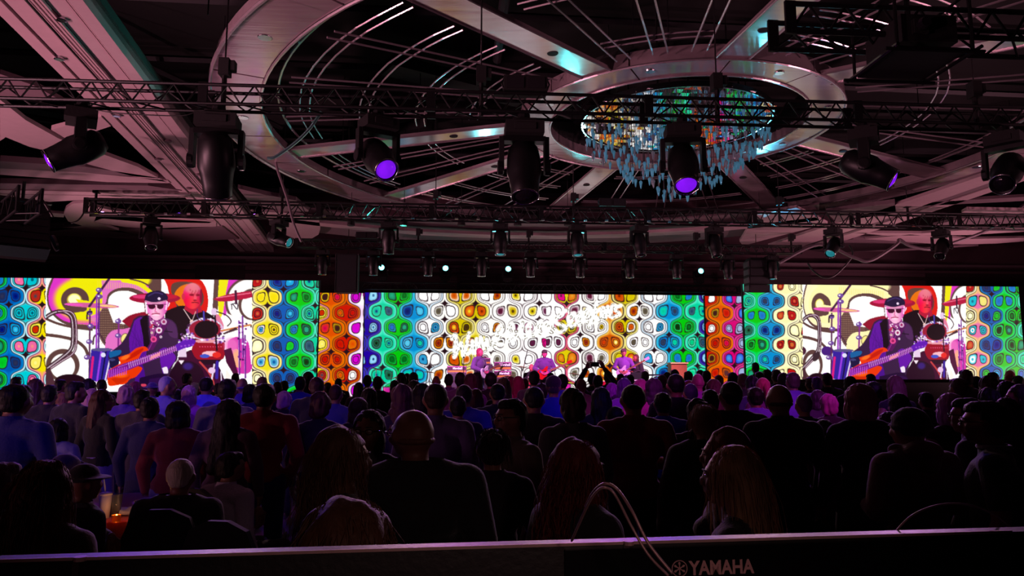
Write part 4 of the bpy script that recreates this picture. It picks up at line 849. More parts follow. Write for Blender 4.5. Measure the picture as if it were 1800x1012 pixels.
for i in range(4):
    hgt = .27; cabinet(e, (.1-i*.012, 0, -.14-i*.275), .72, hgt, .5, .04*i, face=-1)
    MB().prism([(-.30, -.22), (-.27, -.26), (-.27, .2), (-.30, .2)], -.24-i*.275, -.06-i*.275).build('side_horn', mat('horn_grey', (84, 78, 86), .5, vary=.2), e)
MB().box((.1, 0, .04), .6, .5, .06).build('rigging_frame', BLACK, e); bar('hanging_wire', (.1, 0, .06), (.1, 0, 1.6), .012, BLACK, e, 4)
q = at_D(40, 352, 14.3); e = empty('line_array', q, 'curved line array of black speaker boxes hanging at the far left', 'loudspeaker', None, R(38)); e.scale = (.82, .82, .82)
TEAL = mat('teal_reflection_edge', (150, 190, 185), .15, .9)  # teal reflections put into the plate colour
for i in range(6):
    ang = .10*i; y = -.05-.02*i*i*.6; z = -.2-i*.205; rot = Matrix.Rotation(-ang, 3, 'X')
    MB().box((0, y, z), 1.05, .55, .19, rot).build('speaker_box', MATTE, e)
    MB().box(Vector((0, y, z))+rot @ Vector((0, -.29, 0)), .98, .02, .16, rot).build('grille', mat('speaker_grille', (34, 34, 38), .5, .4, bump=.6, bscale=300), e)
    MB().box(Vector((0, y, z))+rot @ Vector((0, -.05, -.105)), 1.06, .4, .018, rot).build('bottom_plate', TEAL, e)
MB().box((0, 0, -.04), 1.1, .6, .06).build('rigging_frame', BLACK, e); bar('rigging_bar', (0, 0, -.02), (0, 0, .45), .04, BLACK, e)
MB().lathe([(.02, .03), (.19, .03), (.2, -.03), (.02, -.03)], 22, Matrix.Translation(Vector((.70, -.1, -.95))) @ Matrix.Rotation(1.2, 4, 'Y')).build('side_dish', BLACK, e)
# looping cables
def cable(px, Y, r, m, label, cat='cable', name='hanging_cable'):
    pts = smooth([tuple(at_Y(x, y, Y+dy)) for x, y, dy in px], 8)
    return tag(MB().tube(pts, r, 6).build(name, m), label, cat, None)
CB = mat('cable_rubber', (16, 15, 17), .5); CG = mat('pale_cable', (110, 95, 102), .5)
cable([(1370, 462, 0), (1440, 430, 0), (1500, 452, 0), (1530, 458, 0), (1575, 430, 0), (1581, 421, 0), (1600, 432, 0), (1640, 438, 0), (1680, 425, 0), (1740, 402, 0), (1800, 360, 0)], 22, .05, CG, 'grey cable bundle sagging in loops behind the right fixtures')
cable([(1493, 430, 0), (1498, 450, 0), (1470, 482, 0), (1450, 488, 0), (1430, 476, 0), (1420, 462, 0)], 23, .03, CB, 'black cable sagging before the wall above the right screen')
cable([(165, 192, 0), (200, 198, 0), (260, 202, 0), (320, 203, 0), (345, 196, 0)], 10, .008, CB, 'thin black cable sagging below the nearest truss at the left')
cable([(75, 352, 0), (84, 366, 0), (93, 381, 0)], 13.5, .02, CB, 'short black cable under the far left truss')
cable([(150, 366, 0), (145, 378, 0), (136, 388, 0), (125, 392, 0)], 19.5, .02, CB, 'black cable dangling from the left end of the second truss')
cable([(484, 250, 0), (486, 290, 0), (495, 320, 0), (505, 350, 0), (517, 395, 0), (530, 425, 0)], 19, .035, CG, 'grey cable bundle dropping past the oval ring to the third truss')
cable([(565, 196, 0), (545, 225, 0), (520, 250, 0), (485, 275, 0), (470, 278, 0)], 14, .03, mat('teal_metal', (120, 170, 165), .3, .8), 'slanting thin metal strut inside the oval ring', 'strut', 'strut')
# black drapes under the opening at the right, dark flags of the ceiling
for i, (x, y) in enumerate([(1585, 345)]):
    pass
# ================================================================ mixing console in the foreground
CZ = HC - (978-668)/F*1.46
pl = at_D(-40, 979, 1.46); pr = at_D(1840, 924, 1.76); CZ = (pl.z+pr.z)/2; pl.z = pr.z = CZ
d = (pr-pl); Lc = d.length; ang = math.atan2(d.y, d.x)
con = empty('mixing_console', pl, 'black mixing console whose long rear edge fills the bottom foreground', 'mixing console', None, ang)
SLATE = mat('console_black', (30, 24, 26), .45, bump=.1, bscale=60, vary=.1)
EDGE = mat('console_edge_highlight', (190, 150, 150), .5, .1, vary=.2)  # pale pink stands in for the highlight along the top edge
def cx(px, py=960): # x along the console for a pixel column
    best = min(((abs(proj(*(pl+d*t))[0]-px), t) for t in [i/4000 for i in range(4001)]))[1]; return Lc*best
x_a, x_b = cx(985), Lc
MB().box((Lc/2, -.02, -.25), Lc, .05, .5).build('housing', SLATE, con)
MB().box((Lc/2, .12, -.42), Lc, .30, .6).build('chassis', MATTE, con)
gap0, gap1 = cx(1752), cx(1778)
MB().box((gap0/2, -.044, .0), gap0, .006, .006).box(((gap1+Lc)/2, -.044, .0), Lc-gap1, .006, .006).build('edge_trim', EDGE, con)
MB().box(((x_a+x_b)/2, -.052, -.055), x_b-x_a, .012, .092).build('name_plate', mat('gloss_black', (8, 7, 8), .25), con)
for px in (153, 1090):
    x = cx(px); MB().box((x, -.047, -.07), .012, .006, .14).build('seam_strip', mat('seam', (60, 42, 44), .5), con); MB().lathe([(.012, -.004), (.012, .004)], 10, Matrix.Translation(Vector((x+.006, -.045, 0)))).build('screw', EDGE, con)
# strips with channel labels below the plate
STRIP = mat('label_strip', (150, 125, 128), .6, vary=.15)
xs_ = [1150, 1238, 1384, 1390, 1556, 1562, 1670, 1678, 1850]
for xa, xb in ((1130, 1180), (1187, 1384), (1391, 1557), (1564, 1668), (1676, 1860)):
    a_, b_ = cx(xa), cx(xb)
    MB().box(((a_+b_)/2, -.066, -.112), b_-a_, .03, .022).build('label_strip', STRIP, con)
def text(body, loc, size, m, parent, name, rot, extr=.0006, bold=.02):
    cu = bpy.data.curves.new('t', 'FONT'); cu.body = body; cu.size = size; cu.extrude = extr; cu.offset = bold*size; cu.align_x = 'LEFT'
    o = bpy.data.objects.new('t', cu); C.objects.link(o); dg = bpy.context.evaluated_depsgraph_get(); me = bpy.data.meshes.new_from_object(o.evaluated_get(dg)); bpy.data.objects.remove(o)
    me.materials.clear(); me.materials.append(m); q = link(name, me, parent); q.location = loc; q.rotation_euler = rot; return q
INK = mat('logo_print', (205, 150, 152), .5, vary=.1)
xl = cx(1194); xr = cx(1303)
t = text('YAMAHA', (xl, -.0592, -.0665), .040, INK, con, 'logo_lettering', (math.pi/2, 0, 0), bold=.03)
wdt = max(v.co.x for v in t.data.vertices); t.scale = ((xr-xl)/wdt, 1, 1)
xc = cx(1177); mb = MB(); rr = .0165
mb.tube([(rr*math.cos(i*math.pi/16), 0, rr*math.sin(i*math.pi/16)) for i in range(32)], .0012, 5, True)
for k in range(3):
    a_ = k*math.pi/3+math.pi/2; mb.tube([(-rr*.8*math.cos(a_), 0, -rr*.8*math.sin(a_)), (rr*.8*math.cos(a_), 0, rr*.8*math.sin(a_))], .0013, 5)
    for s in (1, -1):
        q = Vector((s*rr*.62*math.cos(a_), 0, s*rr*.62*math.sin(a_))); mb.ell(q, (.0026, .0012, .0035), 8, Matrix.Rotation(math.pi/2-a_, 3, 'Y'))
o = mb.build('logo_emblem', INK, con); o.location = (xc, -.0595, -.053)
LT = mat('label_print', (60, 45, 48), .6)
text('CH  1-16', (cx(1192), -.0815, -.116), .009, LT, con, 'strip_lettering', (math.pi/2, 0, 0)); text('MIX', (cx(1570), -.0815, -.116), .009, LT, con, 'strip_lettering', (math.pi/2, 0, 0)); text('FADER  BANK', (cx(1684), -.0815, -.116), .009, LT, con, 'strip_lettering', (math.pi/2, 0, 0))
# gooseneck cables arching over the console
def arch(px, D, r, m, name, label):
    pts = smooth([tuple(at_D(x, y, D+k)) for x, y, k in px], 10); return tag(MB().tube(pts, r, 10).build(name, m, smooth=True), label, 'cable')
CABM = mat('satin_cable', (165, 125, 128), .35, .3)
arch([(1005, 950, .12), (1025, 905, .06), (1042, 872, .02), (1060, 857, 0), (1080, 868, 0), (1110, 925, -.03), (1140, 975, -.05), (1175, 1012, -.07)], 1.35, .0026, CABM, 'console_cable', 'left-hand strand of the pale cable pair arching over the console')
arch([(1030, 890, .10), (1042, 866, .05), (1062, 850, 0), (1085, 860, 0), (1112, 900, -.03), (1140, 955, -.05), (1182, 1008, -.07)], 1.37, .0028, CABM, 'console_cable', 'right-hand strand of the pale cable pair arching over the console')
arch([(1576, 932, 0), (1600, 908, 0), (1635, 891, .02), (1672, 885, .05), (1710, 889, .08), (1745, 903, .1), (1775, 925, .14)], 1.72, .0022, CABM, 'console_cable', 'thin cable forming a low arch at the right of the console')

# ================================================================ table, drinks and chairs at the left
tb = at_D(215, 915, 5.75); TZ = .75
t = empty('round_table', (tb.x, tb.y, 0), 'round banquet table with a deep red cloth between the seated guests', 'table')
CL = mat('red_cloth', (150, 14, 40), .7, vary=.2, bscale=12, sheen=.3)
prof = [(.01, TZ), (.72, TZ), (.735, TZ-.01), (.75, TZ-.25), (.79, .05)]
me = MB().lathe(prof, 48).mesh('tablecloth', CL, True)
for v in me.vertices:
    if v.co.z < TZ-.05: a_ = math.atan2(v.co.y, v.co.x); k = 1+.05*math.sin(a_*11); v.co.x *= k; v.co.y *= k
link('tablecloth', me, t)
def cup(x, y, D, label, straw, m, h=.16, r=.042):
    p = at_D(x, y, D); e = empty('drinking_cup', (p.x, p.y, TZ), label, 'cup')
    MB().lathe([(r*.75, 0), (r, h), (r*.92, h), (r*.7, .01)], 18).build('cup_body', m, e, True)
    if straw: MB().lathe([(r*1.05, h), (r*1.05, h+.012), (r*.4, h+.02)], 18).build('lid', m, e, True); bar('straw', (0, 0, h), (-.02, 0, h+.11), .005, mat('straw', (220, 215, 200), .5), e)
cup(184, 900, 5.25, 'white paper cup with a lid and straw on the red table', True, mat('paper_cup', (215, 200, 220), .6)); cup(203, 900, 5.3, 'clear tumbler on the red table beside the paper cup', False, mat('tumbler_glass', (230, 230, 235), .05, trans=.9)); cup(246, 900, 5.2, 'tumbler with a pale rim at the white-haired man\'s elbow', False, mat('tumbler_glass', (230, 230, 235), .05, trans=.9), .13, .04)
p = at_D(205, 905, 5.1); e = empty('table_candle', (p.x, p.y, TZ), 'small amber tea light glowing on the red table', 'candle')
MB().lathe([(.025, 0), (.032, .05), (.028, .05), (.024, .012)], 14).build('holder', mat('amber_glass', (240, 160, 60), .1, trans=.7), e, True); MB().ell((0, 0, .04), (.007, .007, .014), 8).build('flame', mat('flame', (255, 190, 80), .5, emit=14), e, True)
lamp('candle_glow', 'POINT', (p.x, p.y, TZ+.09), (0, 0, 0), .5, (1, .45, .15), .02)
p = at_D(226, 898, 5.35); pl_ = empty('napkin', (p.x, p.y, TZ+.01), 'crumpled violet-lit napkin lying on the red table', 'napkin')
me = remeshed(MB().ell((0, 0, .02), (.09, .07, .03)).ell((.05, .02, .02), (.07, .05, .025)), 'cloth_fold', mat('napkin_cloth', (190, 180, 205), .8), .012, 1, .02, 9); link('cloth_fold', me, pl_)
def chair(x, y, rz, label, group='black banquet chairs of the seated guests'):
    e = empty('banquet_chair', (x, y, 0), label, 'chair', group, rz)
    if 'm' not in CHM:
        CHM['m'] = True
        CHM['seat'] = MB().prism([(-.21, -.2), (.21, -.2), (.23, .22), (-.23, .22)], .41, .47).mesh('seat', mat('chair_fabric', (22, 20, 30), .9, sheen=.3))
        b = MB(); pts = [(-.20, .0), (-.22, .32), (-.17, .44), (-.06, .49), (.06, .49), (.17, .44), (.22, .32), (.20, .0)]
        n = len(pts); 
        for yy in (-.23, -.19):
            for a_, z in pts: b.v.append(Vector((a_, yy-.10*z, .47+z)))
        b.f.append(list(range(n))); b.f.append([n+i for i in range(n)][::-1]); b.m += [0, 0]
        for i in range(n): b.f.append([i, i+n, (i+1) % n+n, (i+1) % n]); b.m.append(0)
        CHM['back'] = b.mesh('backrest', mat('chair_fabric', (22, 20, 30), .9))
    link('seat', CHM['seat'], e); link('backrest', CHM['back'], e)
    for sx in (-1, 1):
        for sy in (-1, 1): bar('leg', (sx*.2, sy*.19, .42), (sx*.22, sy*.22, 0), .012, BLACK, e)
    return e
CHM = {}
# ================================================================ people
SKIN = mat('skin', (150, 100, 82), .5, vary=.08)
HS = Vector((0, .02, 1.63))           # head centre of a figure 1.75 m tall
def hand(mb, wr, dirv, palm_n, s=1, curl=.5):
    """palm plus five separate bent fingers; dirv: wrist to knuckles, palm_n: out of the palm"""
    d = Vector(dirv).normalized(); n = Vector(palm_n); n = (n-d*n.dot(d)).normalized(); side = d.cross(n)
    wr = Vector(wr); kn = wr+d*.085
    mb.cap(wr, wr+d*.03, .026, .030, 8)
    for k in range(4):
        o = side*(.030-.020*k)*s; ln = (.036, .042, .039, .030)[k]
        mb.cap(wr+d*.02+o*.7, kn+o, .014, .0105, 6); a = kn+o; dd = d
        for j, q in enumerate((1, .75, .6)):
            dd = (dd+n*curl*(.6+.2*j)).normalized(); b = a+dd*ln*q; mb.cap(a, b, .0095-.001*j, .0085-.001*j, 6); a = b
    th = wr+d*.025+side*.022*s; t1 = th+(d*.6+side*.7*s+n*.25).normalized()*.045; t2 = t1+(d*.8+side*.2*s+n*.5).normalized()*.032
    mb.cap(th, t1, .014, .012, 6); mb.cap(t1, t2, .012, .009, 6)
POSE = {
 'hang':  dict(el=(.245, -.03, 1.13), wr=(.245, .07, .88), hd=(0, .2, -1), pn=(-1, 0, 0)),
 'front': dict(el=(.26, -.02, 1.14), wr=(.10, .22, 1.12), hd=(-.8, .3, .1), pn=(0, -1, 0)),
 'pocket': dict(el=(.275, -.08, 1.13), wr=(.20, .06, .93), hd=(-.2, .1, -1), pn=(-1, 0, 0)),
 'phone': dict(el=(.33, .10, 1.60), wr=(.15, .22, 1.86), hd=(-.5, 0, 1), pn=(-.4, 1, 0)),
 'guitar': dict(el=(.30, -.02, 1.18), wr=(.12, .24, 1.08), hd=(-.6, .3, -.3), pn=(0, -1, -.2)),
 'sit':   dict(el=(.25, .02, .70), wr=(.14, .30, .62), hd=(-.2, 1, 0), pn=(0, 0, -1)),
}
def torso(mb, f=0, dz=0, fem=0):
    """f: how far clothing stands off the body"""
    z = lambda v: v+dz
    mb.ell((0, -.01, z(.96)), (.155+.012*fem+f, .118+f, .13+f), 14)
    mb.ell((0, 0, z(1.10)), (.142-.012*fem+f, .105+f, .14), 14)
    mb.ell((0, .0, z(1.27)), (.168-.014*fem+f, .118+f, .19), 16)
    mb.cap((-.135+.012*fem, -.012, z(1.405)), (.135-.012*fem, -.012, z(1.405)), .064+f, .064+f, 12)
    mb.cap((-.10, -.01, z(1.44)), (.10, -.01, z(1.44)), .045+f, .045+f, 10)
    mb.cap((0, -.015, z(1.43)), (0, -.005, z(1.50)), .062+f, .052+f, 12)
    if fem: mb.ell((-.07, .09, z(1.27)), (.07+f, .06+f, .065)); mb.ell((.07, .09, z(1.27)), (.07+f, .06+f, .065))
def arms(mb, pose, f=0, upto=1.0, dz=0, hands=True, asym=None, fem=0):
    for s in (-1, 1):
        p = POSE[asym if (asym and s < 0) else pose]; zz = 0 if pose == 'sit' else dz
        sh = Vector((s*(.185-.02*fem), -.012, 1.41+dz)); el = Vector((s*p['el'][0], p['el'][1], p['el'][2]+zz)); wr = Vector((s*p['wr'][0], p['wr'][1], p['wr'][2]+zz))
        if pose == 'sit': pass
        mb.cap(sh, sh.lerp(el, min(1, upto*2)), .056+f-.006*fem, .042+f, 10)
        if upto > .5: mb.cap(el, el.lerp(wr, (upto-.5)*2), .041+f, .027+f, 10)
def build_body(pose, fem=0, yaw=0, asym=None, seated=False, voxel=.0135):
    dz = -.42 if seated else 0
    mb = MB(); torso(mb, 0, dz, fem); arms(mb, pose, 0, 1, dz, asym=asym, fem=fem)
    mb.cap((0, -.015, 1.42+dz), (0, .012, 1.55+dz), .056-.006*fem, .053-.004*fem, 12)
    legs(mb, 0, seated)
    # head with jaw, nose, brows, lips and ears, turned by yaw
    hb = MB(); h = HS+Vector((0, 0, dz))
    hb.ell(h, (.076, .096, .112), 18); hb.ell(h+Vector((0, .035, -.055)), (.056, .060, .062), 14); hb.ell(h+Vector((0, .068, -.098)), (.026, .022, .020), 10)
    hb.cap(h+Vector((0, .095, .012)), h+Vector((0, .113, -.028)), .009, .014, 8); hb.ell(h+Vector((0, .096, -.062)), (.024, .012, .010), 8)
    for s in (-1, 1):
        hb.cap(h+Vector((s*.012, .092, .022)), h+Vector((s*.052, .078, .020)), .010, .009, 8); hb.ell(h+Vector((s*.045, .070, -.03)), (.024, .022, .022), 8)
        hb.ell(h+Vector((s*.080, .0, -.01)), (.013, .020, .032), 8)
    M_ = Matrix.Rotation(yaw, 4, 'Z')
    hb.v = [M_ @ v for v in hb.v]; n = len(mb.v); mb.v += hb.v; mb.f += [[i+n for i in f] for f in hb.f]; mb.m += hb.m
    me = remeshed(mb, 'body', SKIN, voxel, 2)
    hd = MB()
    for s in (-1, 1):
        p = POSE[asym if (asym and s < 0) else pose]; zz = 0 if seated else dz
        wr = Vector((s*p['wr'][0], p['wr'][1], p['wr'][2]+zz)); dv = Vector((s*p['hd'][0], p['hd'][1], p['hd'][2])); pn = Vector((s*p['pn'][0], p['pn'][1], p['pn'][2]))
        hand(hd, wr, dv, pn, s)
    bm = bmesh.new(); bm.from_mesh(me); tmp = hd.mesh('t', []); bm.from_mesh(tmp); bm.to_mesh(me); bm.free(); bpy.data.meshes.remove(tmp)
    me.polygons.foreach_set('use_smooth', [True]*len(me.polygons)); return me
def legs(mb, f, seated):
    for s in (-1, 1):
        if seated: hp, kn, an = (s*.10, -.02, .52), (s*.12, .40, .50), (s*.12, .38, .09)
        else: hp, kn, an = (s*.088, -.01, .90), (s*.10, .015, .50), (s*.105, -.02, .09)
        mb.cap(hp, kn, .084+f, .056+f, 12); mb.cap(kn, an, .056+f, .038+f*1.3, 12)
        mb.ell((an[0], an[1]-.03, an[2]+.22), (.052+f*.6, .05+f*.6, .12), 8)
def build_clothes(kind, pose, fem=0, asym=None, seated=False):
    dz = -.42 if seated else 0; mb = MB()
    if kind in ('shirt', 'tee', 'jacket', 'dress', 'tank'):
        f = {'shirt': .016, 'tee': .014, 'jacket': .030, 'dress': .014, 'tank': .010}[kind]
        torso(mb, f, dz, fem)
        up = {'shirt': .97, 'tee': .36, 'jacket': .98, 'dress': .30, 'tank': .04}[kind]
        arms(mb, pose, f*.9, up, dz, asym=asym, fem=fem)
        if kind == 'jacket': mb.cap((-.06, -.02, 1.50+dz), (.06, -.02, 1.50+dz), .045, .045, 10); mb.ell((0, -.01, .90+dz), (.185, .15, .12 if not seated else .06), 14)
        else: mb.ell((0, -.01, .92+dz), (.168+.01*fem, .132, .08), 14)
        me = remeshed(mb, 'top', SKIN, .0135, 3, .006, 4)
        # trim the neck opening and flat hem
        bm = bmesh.new(); bm.from_mesh(me); hem = (.84 if kind == 'jacket' else .88)+dz
        bmesh.ops.bisect_plane(bm, geom=bm.verts[:]+bm.edges[:]+bm.faces[:], plane_co=(0, 0, 1.515+dz), plane_no=(0, 0, 1), clear_outer=pose != 'phone')
        if not seated: bmesh.ops.bisect_plane(bm, geom=bm.verts[:]+bm.edges[:]+bm.faces[:], plane_co=(0, 0, hem), plane_no=(0, 0, 1), clear_inner=pose not in ('hang', 'pocket') or kind in ('tee', 'tank', 'dress'))
        bm.to_mesh(me); bm.free()
    elif kind == 'trousers':
        legs(mb, .014, seated); mb.ell((0, -.01, .94+dz), (.163, .125, .10), 14); mb.ell((0, -.02, .88+dz), (.15, .115, .10), 12)
        me = remeshed(mb, 'trousers', SKIN, .0145, 3, .007, 5)
    elif kind == 'skirt':
        prof = [(.10, 1.04), (.150, 1.03), (.175, .93), (.185, .80), (.20, .60), (.23, .38), (.24, .36), (.20, .37)]
        mb.lathe(prof, 40, Matrix.Diagonal((1, .82, 1, 1)))
        for i, v in enumerate(mb.v): a = math.atan2(v.y, v.x); k = 1+.05*math.sin(a*9)*max(0, (1-v.z))*1.3; v.x *= k; v.y *= k
        me = mb.mesh('skirt', SKIN, True)
    me.polygons.foreach_set('use_smooth', [True]*len(me.polygons)); return me
def build_hood():
    mb = MB(); mb.ell((0, -.06, 1.49), (.125, .09, .075), 14); mb.ell((0, -.09, 1.43), (.09, .05, .09), 12); mb.cap((-.09, .02, 1.50), (.09, .02, 1.50), .04, .04, 10); return remeshed(mb, 'hood', SKIN, .012, 3, .01, 8)
def build_shoes(seated):
    mb = MB()
    for s in (-1, 1):
        x, y = (s*.12, .38) if seated else (s*.105, -.02)
        mb.ell((x, y+.02, .055), (.042, .07, .05), 10); mb.ell((x, y+.11, .035), (.045, .09, .034), 10)
    return remeshed(mb, 'shoes', SKIN, .012, 2)
def build_hair(style):
    mb = MB(); h = HS; E = lambda c, r: mb.ell(h+Vector(c), r, 16)
    amp, sc = .006, 30
    if style == 'short': E((0, -.018, .022), (.084, .094, .104)); E((0, .03, .075), (.066, .060, .046)); E((0, -.04, -.04), (.068, .060, .055))
    elif style == 'crop': E((0, -.016, .024), (.080, .088, .098)); E((0, -.045, -.03), (.062, .048, .05)); amp = .003
    elif style == 'bald': E((0, -.012, -.030), (.0785, .088, .034)); amp = .001
    elif style == 'curly': E((0, -.02, .03), (.100, .108, .112)); E((0, -.05, -.05), (.088, .075, .07)); amp, sc = .022, 14
    elif style == 'bob': E((0, -.02, .02), (.096, .102, .112)); E((-.062, -.01, -.07), (.038, .062, .085)); E((.062, -.01, -.07), (.038, .062, .085)); E((0, -.055, -.075), (.086, .058, .09)); amp = .008
    elif style == 'long':
        E((0, -.02, .02), (.094, .102, .112)); mb.cap(h+Vector((-.055, -.03, -.03)), h+Vector((-.085, -.045, -.24)), .048, .034, 12); mb.cap(h+Vector((.055, -.03, -.03)), h+Vector((.085, -.045, -.24)), .048, .034, 12)
        mb.cap(h+Vector((0, -.06, -.02)), h+Vector((0, -.10, -.30)), .078, .050, 14); mb.cap(h+Vector((-.04, -.06, -.02)), h+Vector((-.06, -.095, -.29)), .06, .036, 12); mb.cap(h+Vector((.04, -.06, -.02)), h+Vector((.06, -.095, -.29)), .06, .036, 12); amp, sc = .010, 22
    elif style == 'verylong':
        E((0, -.02, .02), (.094, .102, .112)); mb.cap(h+Vector((0, -.06, -.02)), h+Vector((0, -.13, -.62)), .088, .045, 14); mb.cap(h+Vector((-.04, -.05, -.05)), h+Vector((-.07, -.12, -.50)), .062, .05, 12); mb.cap(h+Vector((.04, -.05, -.05)), h+Vector((.07, -.12, -.50)), .062, .05, 12); amp = .009
    elif style == 'wavy':
        E((0, -.022, .025), (.100, .108, .117)); 
        for s in (-1, 1):
            for k in range(5): E((s*(.056+.007*k+.012*math.sin(k*2.2)), -.025-.010*k, -.05-.062*k), (.050-.004*k, .058, .05))
        for k in range(5): E((.012*math.sin(k*1.9), -.065-.008*k, -.05-.068*k), (.082-.006*k, .058, .058))
        amp, sc = .020, 11
    elif style == 'bun': E((0, -.018, .02), (.086, .098, .106)); E((0, -.095, .065), (.045, .040, .042)); E((0, -.04, -.04), (.068, .060, .055)); amp = .006
    elif style == 'ponytail': E((0, -.018, .02), (.086, .098, .108)); E((0, -.108, .03), (.03, .03, .03)); mb.cap(h+Vector((0, -.12, .02)), h+Vector((0, -.13, -.22)), .034, .016, 10)
    elif style == 'cap': E((0, -.005, .045), (.092, .106, .085)); mb.cap(h+Vector((-.035, .10, .05)), h+Vector((.035, .10, .05)), .018, .018, 8); mb.cap(h+Vector((-.03, .145, .042)), h+Vector((.03, .145, .042)), .010, .010, 8); E((0, -.05, -.035), (.064, .050, .045)); amp = .001
    elif style == 'beanie': E((0, -.015, .035), (.094, .106, .108)); mb.tube([h+Vector((.092*math.cos(a*math.pi/10), -.012+.104*math.sin(a*math.pi/10), .012)) for a in range(20)], .016, 8, True); amp = .003
    elif style == 'brim': E((0, -.01, .05), (.085, .098, .080)); mb.lathe([(.05, .035), (.155, .028), (.158, .038), (.05, .05)], 24, Matrix.Translation(h)); amp = .001
    n = mb
    me = remeshed(n, 'hair', SKIN, .010 if style not in ('verylong', 'wavy', 'long') else .011, 2, amp, sc)
    # keep the face clear
    face = h+Vector((0, .095, -.045))
    for v in me.vertices:
        q = v.co-h
        if style not in ('cap', 'brim') and q.y > .02 and q.z < .056 and (abs(q.x) < .075 or q.z < .02): v.co.y -= (q.y-.015)*.9
    return me
BODY, TOP, HAIR, MISC = {}, {}, {}, {}
def glasses_mesh():
    mb = MB(); h = HS
    for s in (-1, 1):
        mb.tube([h+Vector((s*.034+.022*math.cos(a*math.pi/8), .106-.008*abs(math.cos(a*math.pi/8)), .0+.016*math.sin(a*math.pi/8))) for a in range(16)], .0025, 5, True)
        mb.tube([h+Vector((s*.056, .100, .004)), h+Vector((s*.082, .07, .006)), h+Vector((s*.084, .0, .004))], .0025, 5)
    mb.tube([h+Vector((-.012, .108, .004)), h+Vector((.012, .108, .004))], .0025, 5); return mb.mesh('glasses', mat('spectacle_frame', (18, 16, 18), .2))
def eye_mesh():
    mb = MB(); 
    for s in (-1, 1): mb.ell(HS+Vector((s*.033, .080, .004)), (.014, .012, .009), 10)
    return mb.mesh('eyes', mat('eye', (190, 185, 180), .15, vary=.1))
def brow_mesh():
    mb = MB()
    for s in (-1, 1): mb.cap(HS+Vector((s*.018, .100, .026)), HS+Vector((s*.050, .086, .025)), .0045, .003, 6)
    return mb.mesh('eyebrows', mat('brow_hair', (30, 20, 16), .8))
CT = {}
def cloth(c, kind='cloth'):
    k = (tuple(c), kind)
    if k not in CT:
        if kind == 'hair': CT[k] = mat('hair_%d_%d_%d' % tuple(c), c, .6, bump=.5, bscale=110, vary=.35, spec=.35)
        else: CT[k] = mat('cloth_%d_%d_%d' % tuple(c), c, .85, bump=.35, bscale=70, vary=.12, sheen=.25)
    return CT[k]
def setm(o, m): o.material_slots[0].link = 'OBJECT'; o.material_slots[0].material = m; return o
PLACED = []
